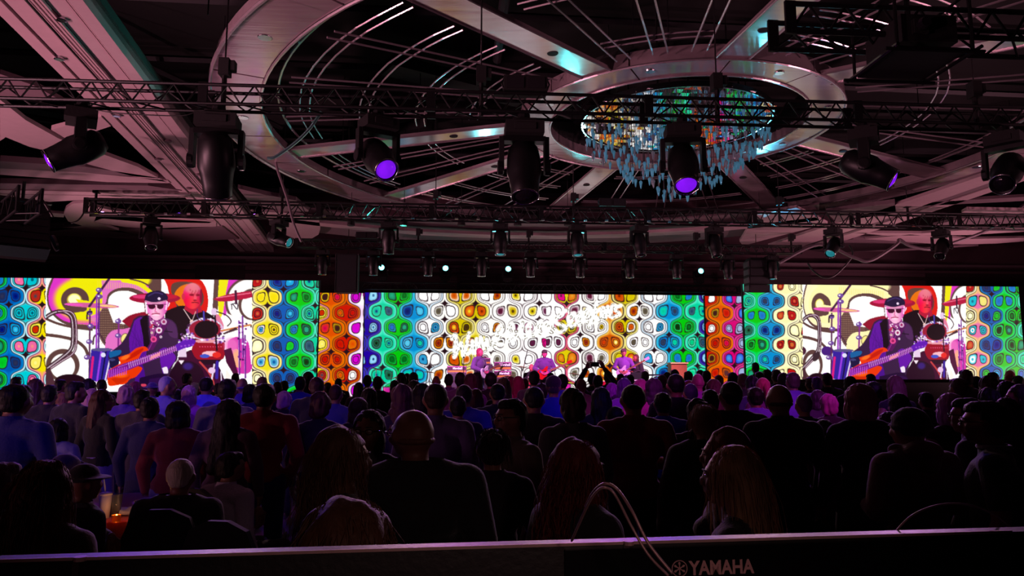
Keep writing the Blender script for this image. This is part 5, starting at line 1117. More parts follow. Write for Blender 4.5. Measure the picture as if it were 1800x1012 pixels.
def person(x, ytop, D, label, hair='short', hc=(30, 20, 16), top='shirt', tc=(40, 40, 48), low='trousers', lc=(24, 26, 38), pose='hang', fem=0, rot=0, wide=1, seated=False, yaw=0, skin=(150, 100, 82), asym=None, extras=(), group=None, fixed=False, base=0, hgt=None, cat='person'):
    topz = HS.z+.125+(-.42 if seated else 0)+{'curly': .02, 'wavy': .025, 'bob': .01, 'long': .01, 'verylong': .01, 'beanie': .02, 'bald': -.012}.get(hair, .005)
    for k in range(60):          # keep bodies from standing inside one another: step back or forward along the sight line
        DD = D*(1+(0 if fixed else [0, .03, -.03, .06, -.06, .09, -.09, .12, -.12, .16, -.16, .2, .24, .28][min(k, 13)])+(0 if k < 13 else (k-13)*.03))
        p = at_D(x, ytop, DD); rad = .40*wide if not seated else .5
        if all(((p.x-q[0])/(rad*.5+q[2]*.5))**2+((p.y-q[1])/((.34 if not seated else .55)))**2 > 1 for q in PLACED) or fixed: break
    if not base: PLACED.append((p.x, p.y, rad))
    s = (p.z-base)/topz
    if hgt: s = hgt/1.75
    sx = max(.88, min(1.12, 1/s**.5))*wide
    root = empty('person', (p.x, p.y, base), label, cat, group, rot); root.scale = (s*sx, s*sx, s)
    bk = (pose, fem, yaw, asym, seated)
    if bk not in BODY: BODY[bk] = build_body(*bk)
    b = setm(link('body', BODY[bk], root), cloth(skin, 'cloth'))
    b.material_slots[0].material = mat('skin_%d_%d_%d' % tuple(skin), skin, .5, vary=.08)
    tk = (top, pose, fem, asym, seated)
    if tk not in TOP: TOP[tk] = build_clothes(*tk)
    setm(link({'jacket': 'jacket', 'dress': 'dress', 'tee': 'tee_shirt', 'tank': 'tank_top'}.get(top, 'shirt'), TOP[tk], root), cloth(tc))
    lk = (low, 'x', 0, None, seated and low == 'trousers')
    if lk not in TOP: TOP[lk] = build_clothes(*lk)
    setm(link(low, TOP[lk], root), cloth(lc))
    if D < 12:
        if ('sh', seated) not in MISC: MISC[('sh', seated)] = build_shoes(seated)
        setm(link('shoes', MISC[('sh', seated)], root), cloth((18, 16, 16)))
    if hair:
        if hair not in HAIR: HAIR[hair] = build_hair(hair)
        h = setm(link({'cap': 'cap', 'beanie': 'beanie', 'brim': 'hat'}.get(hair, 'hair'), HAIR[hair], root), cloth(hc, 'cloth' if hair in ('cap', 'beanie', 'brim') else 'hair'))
        h.rotation_euler = (0, 0, yaw); h.location = (0, 0, -.42 if seated else 0)
    for ex in extras:
        if ex == 'hood':
            if 'hood' not in MISC: MISC['hood'] = build_hood()
            setm(link('hood', MISC['hood'], root), cloth(tc))
        elif ex in ('glasses', 'face'):
            fs = [('glasses', glasses_mesh)] if ex == 'glasses' else [('eyes', eye_mesh), ('eyebrows', brow_mesh)]
            for nm, fn in fs:
                if nm not in MISC: MISC[nm] = fn()
                g = link(nm, MISC[nm], root); g.rotation_euler = (0, 0, yaw); g.location = (0, 0, -.42 if seated else 0)
        elif ex == 'collar':
            if 'collar' not in MISC: MISC['collar'] = MB().tube([(.066*math.cos(a*math.pi/8), -.01+.066*math.sin(a*math.pi/8), 1.495) for a in range(16)], .014, 8, True).mesh('collar', SKIN, True)
            g = setm(link('collar', MISC['collar'], root), cloth((150, 140, 150))); g.location = (0, 0, -.42 if seated else 0)
        elif ex == 'strands': strands(root, hair, hc, yaw, seated)
        elif ex == 'camera':
            g = MB().box((0, .27, 1.93), .15, .012, .078).mesh('phone_case', MATTE); link('phone_body', g, root)
    return root
def strands(root, style, hc, yaw, seated):
    """loose strands that give close heads of hair their flyaway outline"""
    key = ('st', style)
    if key not in MISC:
        mb = MB(); rs = np.random.RandomState(4); long_ = {'verylong': .58, 'long': .34, 'wavy': .40, 'bun': .05, 'curly': .05, 'bob': .16}.get(style, .1)
        for i in range(420):
            a = rs.rand()*2*math.pi; e = rs.rand()**.7*1.2
            if math.sin(a) > .1 and e < .85: continue
            R_ = (.098, .106, .116) if style != 'wavy' else (.104, .111, .120)
            p = HS+Vector((R_[0]*math.cos(a)*math.cos(e), -.02+R_[1]*math.sin(a)*math.cos(e), .022+R_[2]*math.sin(e)))
            pts = [p]; v = Vector((math.cos(a)*.3, math.sin(a)*.3-.15, -.6)); L = .10+long_*(.5+.5*rs.rand()); ph = rs.rand()*6; amp = .013 if style == 'wavy' else .003
            outx = abs(math.cos(a))
            for k in range(7):
                v = (v*.55+Vector((math.cos(a)*.015*outx, -.06, -1))*.45+Vector(rs.randn(3))*.07)
                p = p+v.normalized()*L/7+Vector((amp*math.sin(ph+k*1.7), amp*math.cos(ph+k*1.3), 0)); 
                q = p-HS; m_ = math.sqrt((q.x/.100)**2+((q.y+.02)/.108)**2+(q.z/.118)**2)
                if m_ < 1: p = HS+Vector((q.x/m_, (q.y+.02)/m_-.02, q.z/m_))
                pts.append(p.copy())
            mb.tube(pts, [.0011]*7+[.0004], 3, cap=False)
        MISC[key] = mb.mesh('loose_strands', SKIN)
    g = setm(link('loose_strands', MISC[key], root, 'stuff'), cloth(hc, 'hair')); g.rotation_euler = (0, 0, yaw); g.location = (0, 0, -.42 if seated else 0)
BK = (14, 13, 16); DK = (20, 14, 12); BR = (58, 34, 22); BL = (150, 112, 72); GR = (150, 145, 145); AU = (110, 36, 28)  # some hair, skin and cloth colours below carry the coloured stage light
S = {}
def P(*a, **k): return person(*a, **k)
# ---- nearest figures
P(598, 744, 2.75, 'woman in profile with long brown waves, seated at the table just beyond the console', 'wavy', (96, 60, 40), 'jacket', (30, 22, 26), fem=1, rot=R(-62), extras=('face', 'strands'), fixed=True, skin=(110, 70, 58))
P(650, 718, 4.1, 'woman with a dark bob and glasses facing the camera, bare shoulders', 'bob', (26, 18, 18), 'tank', (84, 80, 88), fem=1, rot=R(170), extras=('face', 'glasses'), fixed=True, skin=(120, 72, 62))
P(731, 719, 3.2, 'bald man in a black jacket seen from behind, largest back left of centre', 'bald', (112, 70, 60), 'jacket', BK, rot=R(8), wide=1.2, fixed=True, yaw=R(25), extras=('glasses',), skin=(128, 80, 68))
P(866, 751, 3.75, 'woman with dark hair pinned up, at the right shoulder of the bald man', 'bun', (40, 26, 22), 'shirt', (26, 20, 24), fem=1, extras=('strands',), fixed=True, rot=R(5))
P(903, 698, 4.4, 'man with glasses turned towards the camera in a tan shirt, centre', 'short', DK, 'shirt', (96, 76, 70), rot=R(115), extras=('face', 'glasses'), fixed=True, skin=(140, 92, 80))
P(1012, 766, 2.75, 'woman with shaggy auburn hair looking right, behind the arching cables', 'wavy', AU, 'jacket', (22, 16, 20), fem=1, rot=R(-58), extras=('face', 'strands'), fixed=True, skin=(110, 66, 58))
P(1113, 673, 5.6, 'tall man in a dark red sweater seen squarely from behind', 'crop', (40, 22, 20), 'shirt', (120, 8, 12), wide=1.18, fixed=True, pose='front')
P(1279, 747, 3.25, 'woman with curly copper hair just behind the blonde one', 'wavy', (140, 74, 48), 'shirt', (26, 18, 20), fem=1, rot=R(60), extras=('strands', 'face'), fixed=True)
P(1291, 780, 2.62, 'blonde woman with long straight hair in profile to the left, right foreground', 'long', (176, 130, 92), 'tank', (16, 14, 18), fem=1, rot=R(58), extras=('face', 'strands'), fixed=True, skin=(140, 92, 78))
P(1600, 714, 4.25, 'person in a brown hoodie and black beanie seen from behind', 'beanie', (14, 12, 14), 'jacket', (104, 66, 62), rot=R(12), wide=1.15, extras=('hood',), fixed=True, pose='front')
P(1737, 702, 3.9, 'man in a dark polo with a pale collar, turned left, right foreground', 'short', DK, 'tee', (30, 34, 44), rot=R(50), wide=1.12, extras=('collar', 'glasses', 'face'), fixed=True, skin=(140, 90, 76))
P(1704, 697, 4.7, 'dark-haired person half hidden behind the man in the dark polo', 'short', DK, 'shirt', (34, 34, 40), rot=R(40), fixed=True, extras=('glasses',))
w0 = P(612, 868, 2.0, 'brown-haired head of a seated woman right behind the console edge', 'wavy', (84, 50, 32), 'shirt', (24, 18, 20), fem=1, seated=True, extras=('strands',), fixed=True, rot=R(-4), wide=1.25)
P(80, 806, 3.3, 'seated woman with very long auburn hair, lower left corner', 'verylong', (104, 54, 30), 'shirt', (60, 30, 28), fem=1, seated=True, rot=R(-8), wide=1.12, extras=('strands',), fixed=True)
P(0, 810, 3.9, 'grey-haired seated person cut by the left edge', 'short', (120, 105, 110), 'jacket', (34, 22, 30), seated=True, rot=R(-40), extras=('face',), fixed=True)
P(112, 797, 5.1, 'seated person with a violet-lit cap behind the long-haired woman', 'cap', (60, 30, 80), 'shirt', (40, 24, 50), seated=True, rot=R(-30), fixed=True)
P(146, 814, 4.5, 'seated woman in a dark hat with pinkish curls on her shoulder', 'brim', (30, 24, 40), 'jacket', (30, 20, 44), fem=1, seated=True, rot=R(-35), fixed=True)
P(318, 803, 4.7, 'white-haired man in a dark suit seated at the red table', 'crop', (205, 190, 180), 'jacket', (30, 24, 34), seated=True, wide=1.1, extras=('collar',), fixed=True, skin=(140, 86, 76))
P(403, 792, 5.5, 'seated man in a white shirt leaning right, beside the white-haired man', 'short', DK, 'shirt', (190, 175, 200), seated=True, rot=R(-35), wide=1.12, fixed=True)
# ---- middle distance, left third
P(26, 673, 5.4, 'broad man in a blue polo shirt at the left edge', 'short', DK, 'tee', (40, 46, 110), wide=1.25, rot=R(-6), fixed=True, pose='front')
P(28, 661, 13.5, 'small dark head behind the man in the blue polo shirt', 'short', DK, 'shirt', BK)
P(63, 664, 9.5, 'woman with long brown hair in front of the blue and pink pattern', 'long', BR, 'shirt', (60, 44, 48), fem=1)
P(87, 675, 8.6, 'man in a black jacket next to the blue polo shirt', 'short', DK, 'jacket', BK)
P(106, 666, 13.5, 'dark-haired man before the white curl at the screen\'s left', 'short', DK, 'jacket', BK, rot=R(-30))
P(131, 669, 8.0, 'man in a black jacket with his head turned right, under the bent pipe', 'short', DK, 'jacket', BK, rot=R(-25), yaw=R(-25))
P(103, 734, 6.7, 'short woman in a pale lavender top, between the black jackets', 'bob', DK, 'shirt', (150, 150, 190), fem=1)
P(111, 689, 10.5, 'fair-haired person peeping between the two black jackets', 'bob', BL, 'shirt', (70, 50, 60), fem=1)
P(156, 664, 10.5, 'woman with long dark hair before the drum stands', 'long', DK, 'shirt', (40, 26, 34), fem=1, rot=R(-20))
P(162, 682, 9.4, 'woman with pinkish blonde hair falling over her shoulder', 'long', (180, 130, 140), 'shirt', (90, 60, 90), fem=1)
P(179, 683, 7.6, 'woman with brown hair and a lavender skirt, black top', 'long', (70, 40, 32), 'shirt', BK, 'skirt', (170, 150, 210), fem=1, rot=R(-25), yaw=R(-25), extras=('glasses',))
P(179, 665, 13, 'man in maroon light before the orange guitar body', 'crop', DK, 'shirt', (70, 20, 36))
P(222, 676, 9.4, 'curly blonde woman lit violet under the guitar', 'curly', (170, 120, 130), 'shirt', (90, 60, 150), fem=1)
P(238, 670, 13, 'pinkish head just beyond the curly blonde', 'curly', (170, 80, 120), 'shirt', (90, 40, 90), fem=1)
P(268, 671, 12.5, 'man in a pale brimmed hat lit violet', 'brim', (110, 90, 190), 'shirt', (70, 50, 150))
P(292, 659, 9.0, 'tall grey-haired man in a shirt lit violet-blue, left crowd', 'crop', (150, 140, 190), 'shirt', (100, 90, 210), rot=R(-35), yaw=R(-25))
P(250, 683, 7.6, 'man in a grey jacket with dark hair, beside the navy dress', 'short', DK, 'jacket', (70, 62, 70), pose='front')
P(264, 696, 6.7, 'woman in a long navy dress with her hair in a bun', 'bun', DK, 'shirt', (34, 34, 84), 'skirt', (34, 34, 70), fem=1)
P(312, 683, 10.3, 'dark hair above the red sweater woman', 'bun', DK, 'shirt', (60, 30, 80), fem=1)
P(328, 655, 16, 'dark-haired man standing high before the bassist\'s hand', 'short', DK, 'shirt', BK, rot=R(-40))
P(333, 676, 9.2, 'woman in a pink-lit top with blond hair, left of centre aisle', 'bob', (200, 140, 180), 'tee', (210, 90, 200), fem=1)
P(342, 671, 13.5, 'white-haired head before the bass drum', 'short', (220, 210, 215), 'shirt', (90, 60, 120))
P(363, 661, 9.8, 'broad man in a shirt lit bright blue-violet, left crowd', 'crop', DK, 'shirt', (90, 90, 230), wide=1.15)
P(384, 672, 13, 'small dark head right of the blue-lit shirt', 'short', DK, 'shirt', (40, 26, 60))
P(400, 664, 7.3, 'man in a grey shirt in front of the pink floor tom', 'short', DK, 'shirt', (120, 112, 118), wide=1.1)
P(426, 664, 11, 'balding head lit violet beside the grey shirt', 'bald', (120, 90, 160), 'shirt', (80, 60, 160))
P(414, 655, 17, 'far head over the grey shirt\'s shoulder', 'short', DK, 'shirt', BK)
P(440, 675, 9.8, 'dark curly head at the left screen\'s right end', 'curly', DK, 'shirt', (50, 40, 110), fem=1)
P(314, 702, 6.3, 'woman with a dark bob in a dark red sweater', 'bob', DK, 'shirt', (120, 14, 20), 'trousers', (110, 100, 150), fem=1, wide=1.1)
P(403, 699, 6.1, 'woman with very long black hair in a mauve cardigan', 'verylong', (14, 10, 12), 'shirt', (84, 50, 76), 'trousers', (60, 54, 160), fem=1, wide=1.1)
P(465, 672, 6.1, 'large man in a crimson shirt and blue jeans', 'short', DK, 'shirt', (150, 18, 36), 'trousers', (30, 34, 100), wide=1.2, pose='pocket')
P(461, 661, 12, 'fair head behind the man in the crimson shirt', 'short', (120, 84, 70), 'shirt', BK)
P(488, 670, 13, 'dark head right of the crimson shirt', 'short', DK, 'shirt', BK)
P(500, 668, 14.5, 'small head with red rim light before the green pattern', 'short', DK, 'shirt', (60, 20, 30))
P(500, 687, 9.6, 'grey-haired woman lit pink, low between two men', 'curly', (190, 130, 180), 'shirt', (40, 20, 40), fem=1)
P(528, 660, 11.5, 'man in a blue shirt before the green pattern', 'short', DK, 'shirt', (50, 60, 190))
P(542, 653, 13.5, 'curly dark head standing high at the red panel\'s left', 'curly', DK, 'shirt', (20, 24, 60))
P(557, 661, 9.0, 'dark broad man at the foot of the red panel\'s left edge', 'short', (50, 20, 26), 'jacket', (20, 16, 40), wide=1.1)
P(576, 671, 15, 'small red-lit head at the foot of the red panel', 'short', (60, 20, 20), 'shirt', (60, 20, 30))
P(595, 664, 16.5, 'distant head in the middle of the red panel', 'short', DK, 'shirt', (50, 24, 30))
P(590, 674, 8.7, 'man with glasses in a blue shirt before the red panel', 'crop', (60, 30, 30), 'shirt', (50, 54, 150), rot=R(-15), extras=('glasses',))
P(563, 688, 6.6, 'woman with short curly hair in a blue-lit black top', 'curly', (90, 60, 60), 'shirt', (30, 26, 60), fem=1)
# ---- middle distance, centre
P(630, 697, 6.7, 'woman with plain brown hair beside the dark-bobbed face', 'bob', (60, 40, 36), 'shirt', (30, 24, 30), fem=1)
P(649, 680, 8.4, 'dark bob in front of the red and violet seam', 'bob', DK, 'shirt', (40, 28, 30), fem=1)
P(646, 658, 14.5, 'man at the left edge of the teal pattern', 'short', DK, 'shirt', (40, 20, 30))
P(664, 660, 12.5, 'man in a dark vest before the stage drums', 'short', DK, 'jacket', BK)
P(631, 671, 13.6, 'small head low before the violet blobs', 'long', DK, 'shirt', (60, 30, 50), fem=1)
P(694, 667, 15, 'small bob-haired head below the green pattern', 'bob', DK, 'shirt', BK, fem=1)
P(706, 655, 15.5, 'dark afro before the green column', 'curly', (14, 10, 12), 'shirt', (30, 60, 60), fem=1)
P(727, 653, 13.2, 'tall dark man before the blue column', 'short', (18, 12, 16), 'shirt', (40, 30, 60))
P(716, 656, 17, 'far curly head between the afro and the tall dark man', 'curly', DK, 'shirt', BK)
P(707, 673, 6.4, 'woman with big brown hair rimmed in violet, centre left', 'wavy', (92, 54, 66), 'shirt', (50, 36, 70), fem=1)
P(728, 667, 9.4, 'rounded dark head with a violet rim right of the big brown hair', 'bob', DK, 'shirt', (50, 40, 140), fem=1)
P(742, 672, 7.2, 'dark-haired woman pressed between the big brown hair and the striped shirt', 'long', DK, 'shirt', (30, 20, 34), fem=1)
P(767, 660, 14.5, 'bald distant head before the white blobs', 'bald', (90, 40, 50), 'shirt', (60, 30, 60), skin=(130, 60, 70))
P(766, 671, 5.4, 'man in a violet striped shirt seen from behind', 'crop', (46, 28, 26), 'shirt', (110, 84, 150), wide=1.12)
P(789, 656, 14, 'head in front of the first amplifier', 'short', DK, 'shirt', (90, 40, 110))
P(809, 653, 11.6, 'man in a grey shirt left of the stage guitarist', 'short', DK, 'shirt', (90, 84, 92))
P(827, 655, 10.6, 'woman with long brown hair below the stage guitarist', 'long', (60, 34, 34), 'shirt', (90, 50, 120), fem=1)
P(838, 653, 13, 'dark long hair right behind the brown-haired woman', 'long', DK, 'shirt', (60, 40, 90), fem=1)
P(805, 694, 7.0, 'dark head against the striped shirt\'s right shoulder', 'short', DK, 'shirt', (30, 24, 40))
P(816, 674, 7.6, 'round-headed man in a blue shirt, centre', 'crop', (40, 24, 40), 'shirt', (50, 50, 160), wide=1.1)
P(836, 682, 8.6, 'woman with long reddish hair right of the blue shirt', 'long', (80, 34, 50), 'shirt', (90, 40, 140), fem=1)
P(863, 653, 11.3, 'man in black in front of the stacked amplifiers', 'short', BK, 'shirt', BK, wide=1.1)
P(885, 662, 9.6, 'woman with long ash brown hair before the stacked amplifiers', 'long', (84, 66, 62), 'shirt', (40, 26, 40), fem=1)
P(875, 672, 8.2, 'man in a black shirt with a close crop, centre', 'crop', BK, 'shirt', BK, wide=1.1)
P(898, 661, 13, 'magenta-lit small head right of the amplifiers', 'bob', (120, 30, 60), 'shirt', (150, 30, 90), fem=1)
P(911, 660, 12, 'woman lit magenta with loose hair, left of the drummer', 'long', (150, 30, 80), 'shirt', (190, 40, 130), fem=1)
P(922, 664, 14.2, 'reddish small head below the drum kit', 'short', (110, 30, 50), 'shirt', (130, 40, 80))
P(939, 650, 11.8, 'man with a grey collar standing high below the drum kit', 'short', BK, 'shirt', (84, 80, 84))
P(968, 654, 15, 'small head in front of the drummer', 'short', DK, 'shirt', BK)
P(973, 659, 8.4, 'man in a cap and bright blue shirt, centre', 'cap', (50, 20, 60), 'shirt', (44, 40, 210))
P(989, 656, 11.4, 'man in a blue hooded top right of the cap', 'short', DK, 'jacket', (50, 40, 200))
P(939, 677, 6.3, 'man in a black shirt, dark rounded head, centre', 'crop', BK, 'shirt', BK, wide=1.12)
P(952, 672, 9.5, 'violet-shirted person half hidden behind the black shirt', 'short', DK, 'shirt', (100, 60, 220))
P(1006, 682, 5.3, 'man in a grey suit jacket with receding curly hair', 'curly', (46, 30, 28), 'jacket', (72, 66, 72), rot=R(15))
P(1022, 665, 12.2, 'tan-lit person beneath the cymbals', 'short', (130, 60, 60), 'shirt', (110, 84, 80))
P(1041, 654, 14, 'head to the left of the raised arms', 'short', DK, 'shirt', BK)
P(1051, 658, 12.4, 'man in black holding a phone up with both arms', 'short', DK, 'shirt', BK, pose='phone', extras=('camera',), skin=(150, 60, 90), fixed=True)
P(1069, 651, 14.2, 'head to the right of the raised arms', 'short', (60, 20, 40), 'shirt', BK)
P(1056, 679, 7.0, 'woman with dark smooth hair left of the dark red sweater', 'long', BK, 'shirt', (26, 20, 26), fem=1)
P(1076, 673, 10.2, 'woman lit purple with curled hair, above the violet shirt', 'curly', (150, 50, 180), 'shirt', (160, 50, 200), fem=1)
P(1082, 712, 6.6, 'person in a violet-blue shirt pressed behind the dark red sweater', 'crop', DK, 'shirt', (70, 60, 200), wide=1.1)
P(1091, 656, 15.2, 'small head below the seated keyboard player', 'short', DK, 'shirt', BK)
P(1097, 663, 9.6, 'violet-haired person left of the dark red sweater\'s head', 'bob', (90, 40, 130), 'shirt', (130, 50, 200), fem=1)
P(1108, 657, 16, 'far head right of the seated keyboard player', 'short', DK, 'shirt', BK)
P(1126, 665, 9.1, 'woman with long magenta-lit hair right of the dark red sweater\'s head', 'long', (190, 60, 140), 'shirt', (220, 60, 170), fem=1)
P(1134, 651, 15.8, 'far head below the keyboard stand', 'short', (80, 30, 50), 'shirt', BK)
P(1149, 663, 9.0, 'woman with wavy dark hair lit purple', 'wavy', (70, 36, 70), 'shirt', (200, 60, 150), fem=1)
P(1164, 658, 12.8, 'head with grey shirt left of the tall man', 'short', (90, 50, 50), 'shirt', (110, 110, 120))
P(1173, 654, 15.4, 'curly far head left of the tall man', 'curly', DK, 'shirt', BK)
P(1188, 655, 7.7, 'tall man in black, darkest figure right of centre', 'crop', (10, 8, 10), 'shirt', (16, 14, 30), wide=1.15)
P(1165, 688, 7.0, 'person in a shirt lit vivid blue left of the tall man', 'short', DK, 'shirt', (40, 50, 230), wide=1.05)
# ---- middle distance, right
P(1186, 648, 14.5, 'head showing above the tall man in black', 'short', DK, 'shirt', BK)
P(1210, 651, 14.2, 'head before the organ\'s right end', 'short', (60, 50, 30), 'shirt', (60, 60, 50))
P(1211, 667, 11.2, 'pink-shirted person right of the tall man in black', 'short', (110, 50, 60), 'shirt', (220, 60, 140))
P(1214, 672, 7.9, 'violet-lit round head right of the tall man in black', 'crop', (60, 24, 90), 'shirt', (50, 30, 90))
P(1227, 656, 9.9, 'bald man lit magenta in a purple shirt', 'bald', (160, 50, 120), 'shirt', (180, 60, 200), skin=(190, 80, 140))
P(1231, 649, 15.2, 'head before the blue seam of the central wall', 'short', DK, 'shirt', BK)
P(1242, 650, 14, 'head at the left edge of the right red panel', 'short', DK, 'shirt', (40, 20, 20))
P(1254, 665, 9.3, 'woman with brown hair and a pale clasp before the red panel', 'long', (90, 50, 56), 'shirt', (40, 24, 34), fem=1, rot=R(25))
P(1264, 658, 14, 'small head in the middle of the right red panel', 'short', (120, 40, 40), 'shirt', (60, 20, 30))
P(1249, 683, 6.9, 'dark-haired person beside the grey short-haired one', 'short', DK, 'shirt', (24, 20, 30))
P(1285, 668, 6.0, 'wide-backed man in a black jacket right of centre', 'crop', (24, 14, 20), 'jacket', (18, 16, 28), wide=1.15)
P(1288, 653, 12.5, 'man before the right red panel\'s right half', 'short', DK, 'shirt', (50, 24, 24))
P(1306, 655, 12.2, 'tan-haired person before the magenta stripes', 'short', (130, 90, 70), 'shirt', (110, 90, 80))
P(1322, 660, 10.2, 'woman with curly black hair before the green pattern', 'curly', BK, 'shirt', (50, 40, 80), fem=1)
P(1328, 679, 8.2, 'person in a bright violet shirt, right crowd', 'short', DK, 'shirt', (130, 80, 230), wide=1.1)
P(1335, 652, 12.6, 'dark head high before the teal rings', 'short', DK, 'shirt', BK)
P(1328, 636, 19, 'farthest head standing high before the green pattern', 'short', DK, 'shirt', BK)
P(1341, 663, 8.9, 'woman with pink-lit hair in a ponytail', 'ponytail', (200, 60, 110), 'shirt', (120, 50, 120), fem=1)
P(1227, 700, 5.9, 'black curly head above the grey short-haired one', 'curly', BK, 'shirt', BK)
P(1238, 709, 4.7, 'short-haired woman with greying blonde hair, dark top', 'crop', (150, 118, 96), 'jacket', (18, 14, 18), fem=1, wide=1.1, extras=('strands',))
P(1349, 648, 14.8, 'head before the dark blue rings', 'short', DK, 'shirt', BK)
P(1365, 648, 13.6, 'short-haired head before the white rings', 'short', BR, 'shirt', BK)
P(1377, 654, 11.6, 'head with cream rim before the right screen\'s left end', 'bob', (60, 36, 30), 'shirt', (40, 60, 90), fem=1)
P(1394, 653, 10.2, 'man in a finely striped violet shirt', 'short', (90, 66, 60), 'shirt', (140, 80, 210), wide=1.1)
P(1371, 675, 5.3, 'bald man in black, right of the big dark jacket', 'bald', (50, 34, 30), 'shirt', BK, wide=1.15, skin=(130, 88, 72))
P(1413, 690, 7.1, 'man with a cropped head lit violet', 'crop', (90, 50, 90), 'shirt', (30, 24, 50))
P(1424, 662, 13.8, 'head before the screen\'s bent pipe', 'short', (80, 30, 60), 'shirt', (90, 30, 60))
P(1436, 661, 12.2, 'violet-lit head right of the bent pipe', 'short', (110, 40, 150), 'shirt', (100, 50, 160))
P(1437, 684, 9, 'dark bob beside the pink curls', 'bob', (60, 24, 50), 'shirt', (60, 24, 60), fem=1)
P(1454, 654, 13, 'man in a black jacket under the screen\'s ring', 'short', DK, 'jacket', BK)
P(1456, 692, 8, 'woman with pink-lit curls and a patterned top', 'curly', (190, 70, 150), 'shirt', (60, 24, 60), fem=1)
P(1448, 736, 5.6, 'woman with her dark hair in a ponytail and bright earring', 'ponytail', (50, 26, 24), 'tank', (70, 30, 34), fem=1, rot=R(-15), skin=(120, 60, 60))
P(1494, 660, 11.3, 'woman with long hair before the screen\'s blue drum', 'long', DK, 'shirt', (60, 30, 50), fem=1)
P(1511, 672, 5.4, 'blonde woman in a long black dress, violet light on her hair', 'bob', (180, 110, 130), 'shirt', (20, 16, 28), 'skirt', (24, 18, 40), fem=1, wide=1.15)
P(1531, 656, 14.4, 'head before the screen\'s red guitar', 'short', DK, 'shirt', BK)
P(1536, 669, 9.1, 'man in a black shirt right of the blonde in black', 'short', DK, 'shirt', BK, wide=1.05)
P(1573, 659, 8.7, 'woman with long light-brown hair in a sleeveless top', 'long', (130, 90, 80), 'tank', (30, 22, 34), fem=1)
P(1579, 690, 6.9, 'dark smooth-haired woman above the beanie', 'long', (26, 14, 18), 'shirt', (60, 40, 60), fem=1)
P(1562, 722, 5.7, 'person in a bright violet top between the black dress and the hoodie', 'bob', (60, 30, 70), 'shirt', (110, 60, 220), fem=1)
P(1628, 688, 9.2, 'lone dark head low before the black plinth', 'short', DK, 'shirt', BK)
P(1685, 663, 8.9, 'man with brown hair and a phone, under the screen\'s floor tom', 'short', (80, 50, 46), 'shirt', (50, 34, 40), wide=1.1)
P(1698, 648, 10.8, 'head standing high at the screen\'s right video edge', 'short', (80, 56, 50), 'shirt', (60, 44, 50))
P(1716, 660, 12.3, 'small head before the cream rings', 'short', DK, 'shirt', (50, 40, 44))
P(1737, 660, 8.6, 'curly brown head before the blue rings', 'curly', (80, 50, 50), 'shirt', (50, 34, 44), fem=1)
P(1746, 653, 13.6, 'far head before the green rings', 'short', DK, 'shirt', BK)
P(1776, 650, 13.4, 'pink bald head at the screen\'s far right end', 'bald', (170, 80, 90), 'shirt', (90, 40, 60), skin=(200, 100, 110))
P(1753, 674, 10.6, 'head with glasses right of the curly brown one', 'short', (60, 40, 40), 'shirt', (60, 50, 70), rot=R(20))
P(1769, 668, 8.2, 'woman with dark bobbed hair near the right edge', 'bob', DK, 'shirt', (90, 70, 100), fem=1)
P(1790, 659, 13.6, 'small head at the picture\'s right edge', 'short', DK, 'shirt', BK)
P(1793, 674, 6.5, 'long-haired woman in profile cut by the right edge', 'long', (50, 30, 34), 'shirt', (90, 50, 100), fem=1, rot=R(60), extras=('face',))
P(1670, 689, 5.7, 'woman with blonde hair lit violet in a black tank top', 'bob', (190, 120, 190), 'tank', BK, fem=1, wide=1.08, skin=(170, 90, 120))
P(1738, 681, 7.2, 'person with swept dark hair above the dark polo', 'curly', DK, 'shirt', (40, 30, 40))
P(1768, 697, 5.6, 'long dark-haired woman behind the dark polo\'s shoulder', 'verylong', (40, 24, 32), 'shirt', (40, 34, 60), fem=1)
# chairs under the seated guests
for (x, y, D, a, lb) in [(318, 803, 4.7, 0, 'black banquet chair of the white-haired man'), (403, 792, 5.5, -35, 'black banquet chair of the man in the white shirt'), (80, 806, 3.3, -8, 'black banquet chair of the long-haired woman'), (0, 810, 3.9, -40, 'black banquet chair at the left edge'),
                         (112, 797, 5.1, -30, 'black banquet chair of the person in the cap'), (146, 814, 4.5, -35, 'black banquet chair of the woman in the hat'), (612, 868, 2.0, -4, 'black banquet chair right behind the console')]:
    p = at_D(x, y, D); chair(p.x, p.y-.02, R(a), lb)
p = at_D(432, 862, 4.3); chair(p.x, p.y, R(-15), 'empty black banquet chair beside the man in the white shirt')
# ================================================================ the band on stage
def band(x, ytop, Y, label, **k):
    p = at_Y(x, ytop, Y); D = (p.x*fw[0]+p.y*fw[1]+(p.z-HC)*fw[2])
    return person(x, ytop, D, label, base=.9, fixed=True, **k)
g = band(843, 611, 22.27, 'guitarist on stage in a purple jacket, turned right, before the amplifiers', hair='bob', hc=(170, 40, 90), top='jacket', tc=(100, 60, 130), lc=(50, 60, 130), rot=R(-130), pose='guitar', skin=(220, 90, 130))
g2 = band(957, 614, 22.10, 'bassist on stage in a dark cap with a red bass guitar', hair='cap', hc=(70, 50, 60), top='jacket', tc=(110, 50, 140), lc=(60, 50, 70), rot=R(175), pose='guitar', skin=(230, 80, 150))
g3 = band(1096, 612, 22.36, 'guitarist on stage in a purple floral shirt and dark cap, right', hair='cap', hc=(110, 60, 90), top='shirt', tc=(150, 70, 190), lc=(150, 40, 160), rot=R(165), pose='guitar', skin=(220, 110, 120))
g4 = band(1118, 622, 22.78, 'keyboard player in dark clothes at the right of the stage', hair='bob', hc=(110, 60, 60), top='jacket', tc=(60, 44, 56), rot=R(120), pose='front', skin=(200, 80, 80))
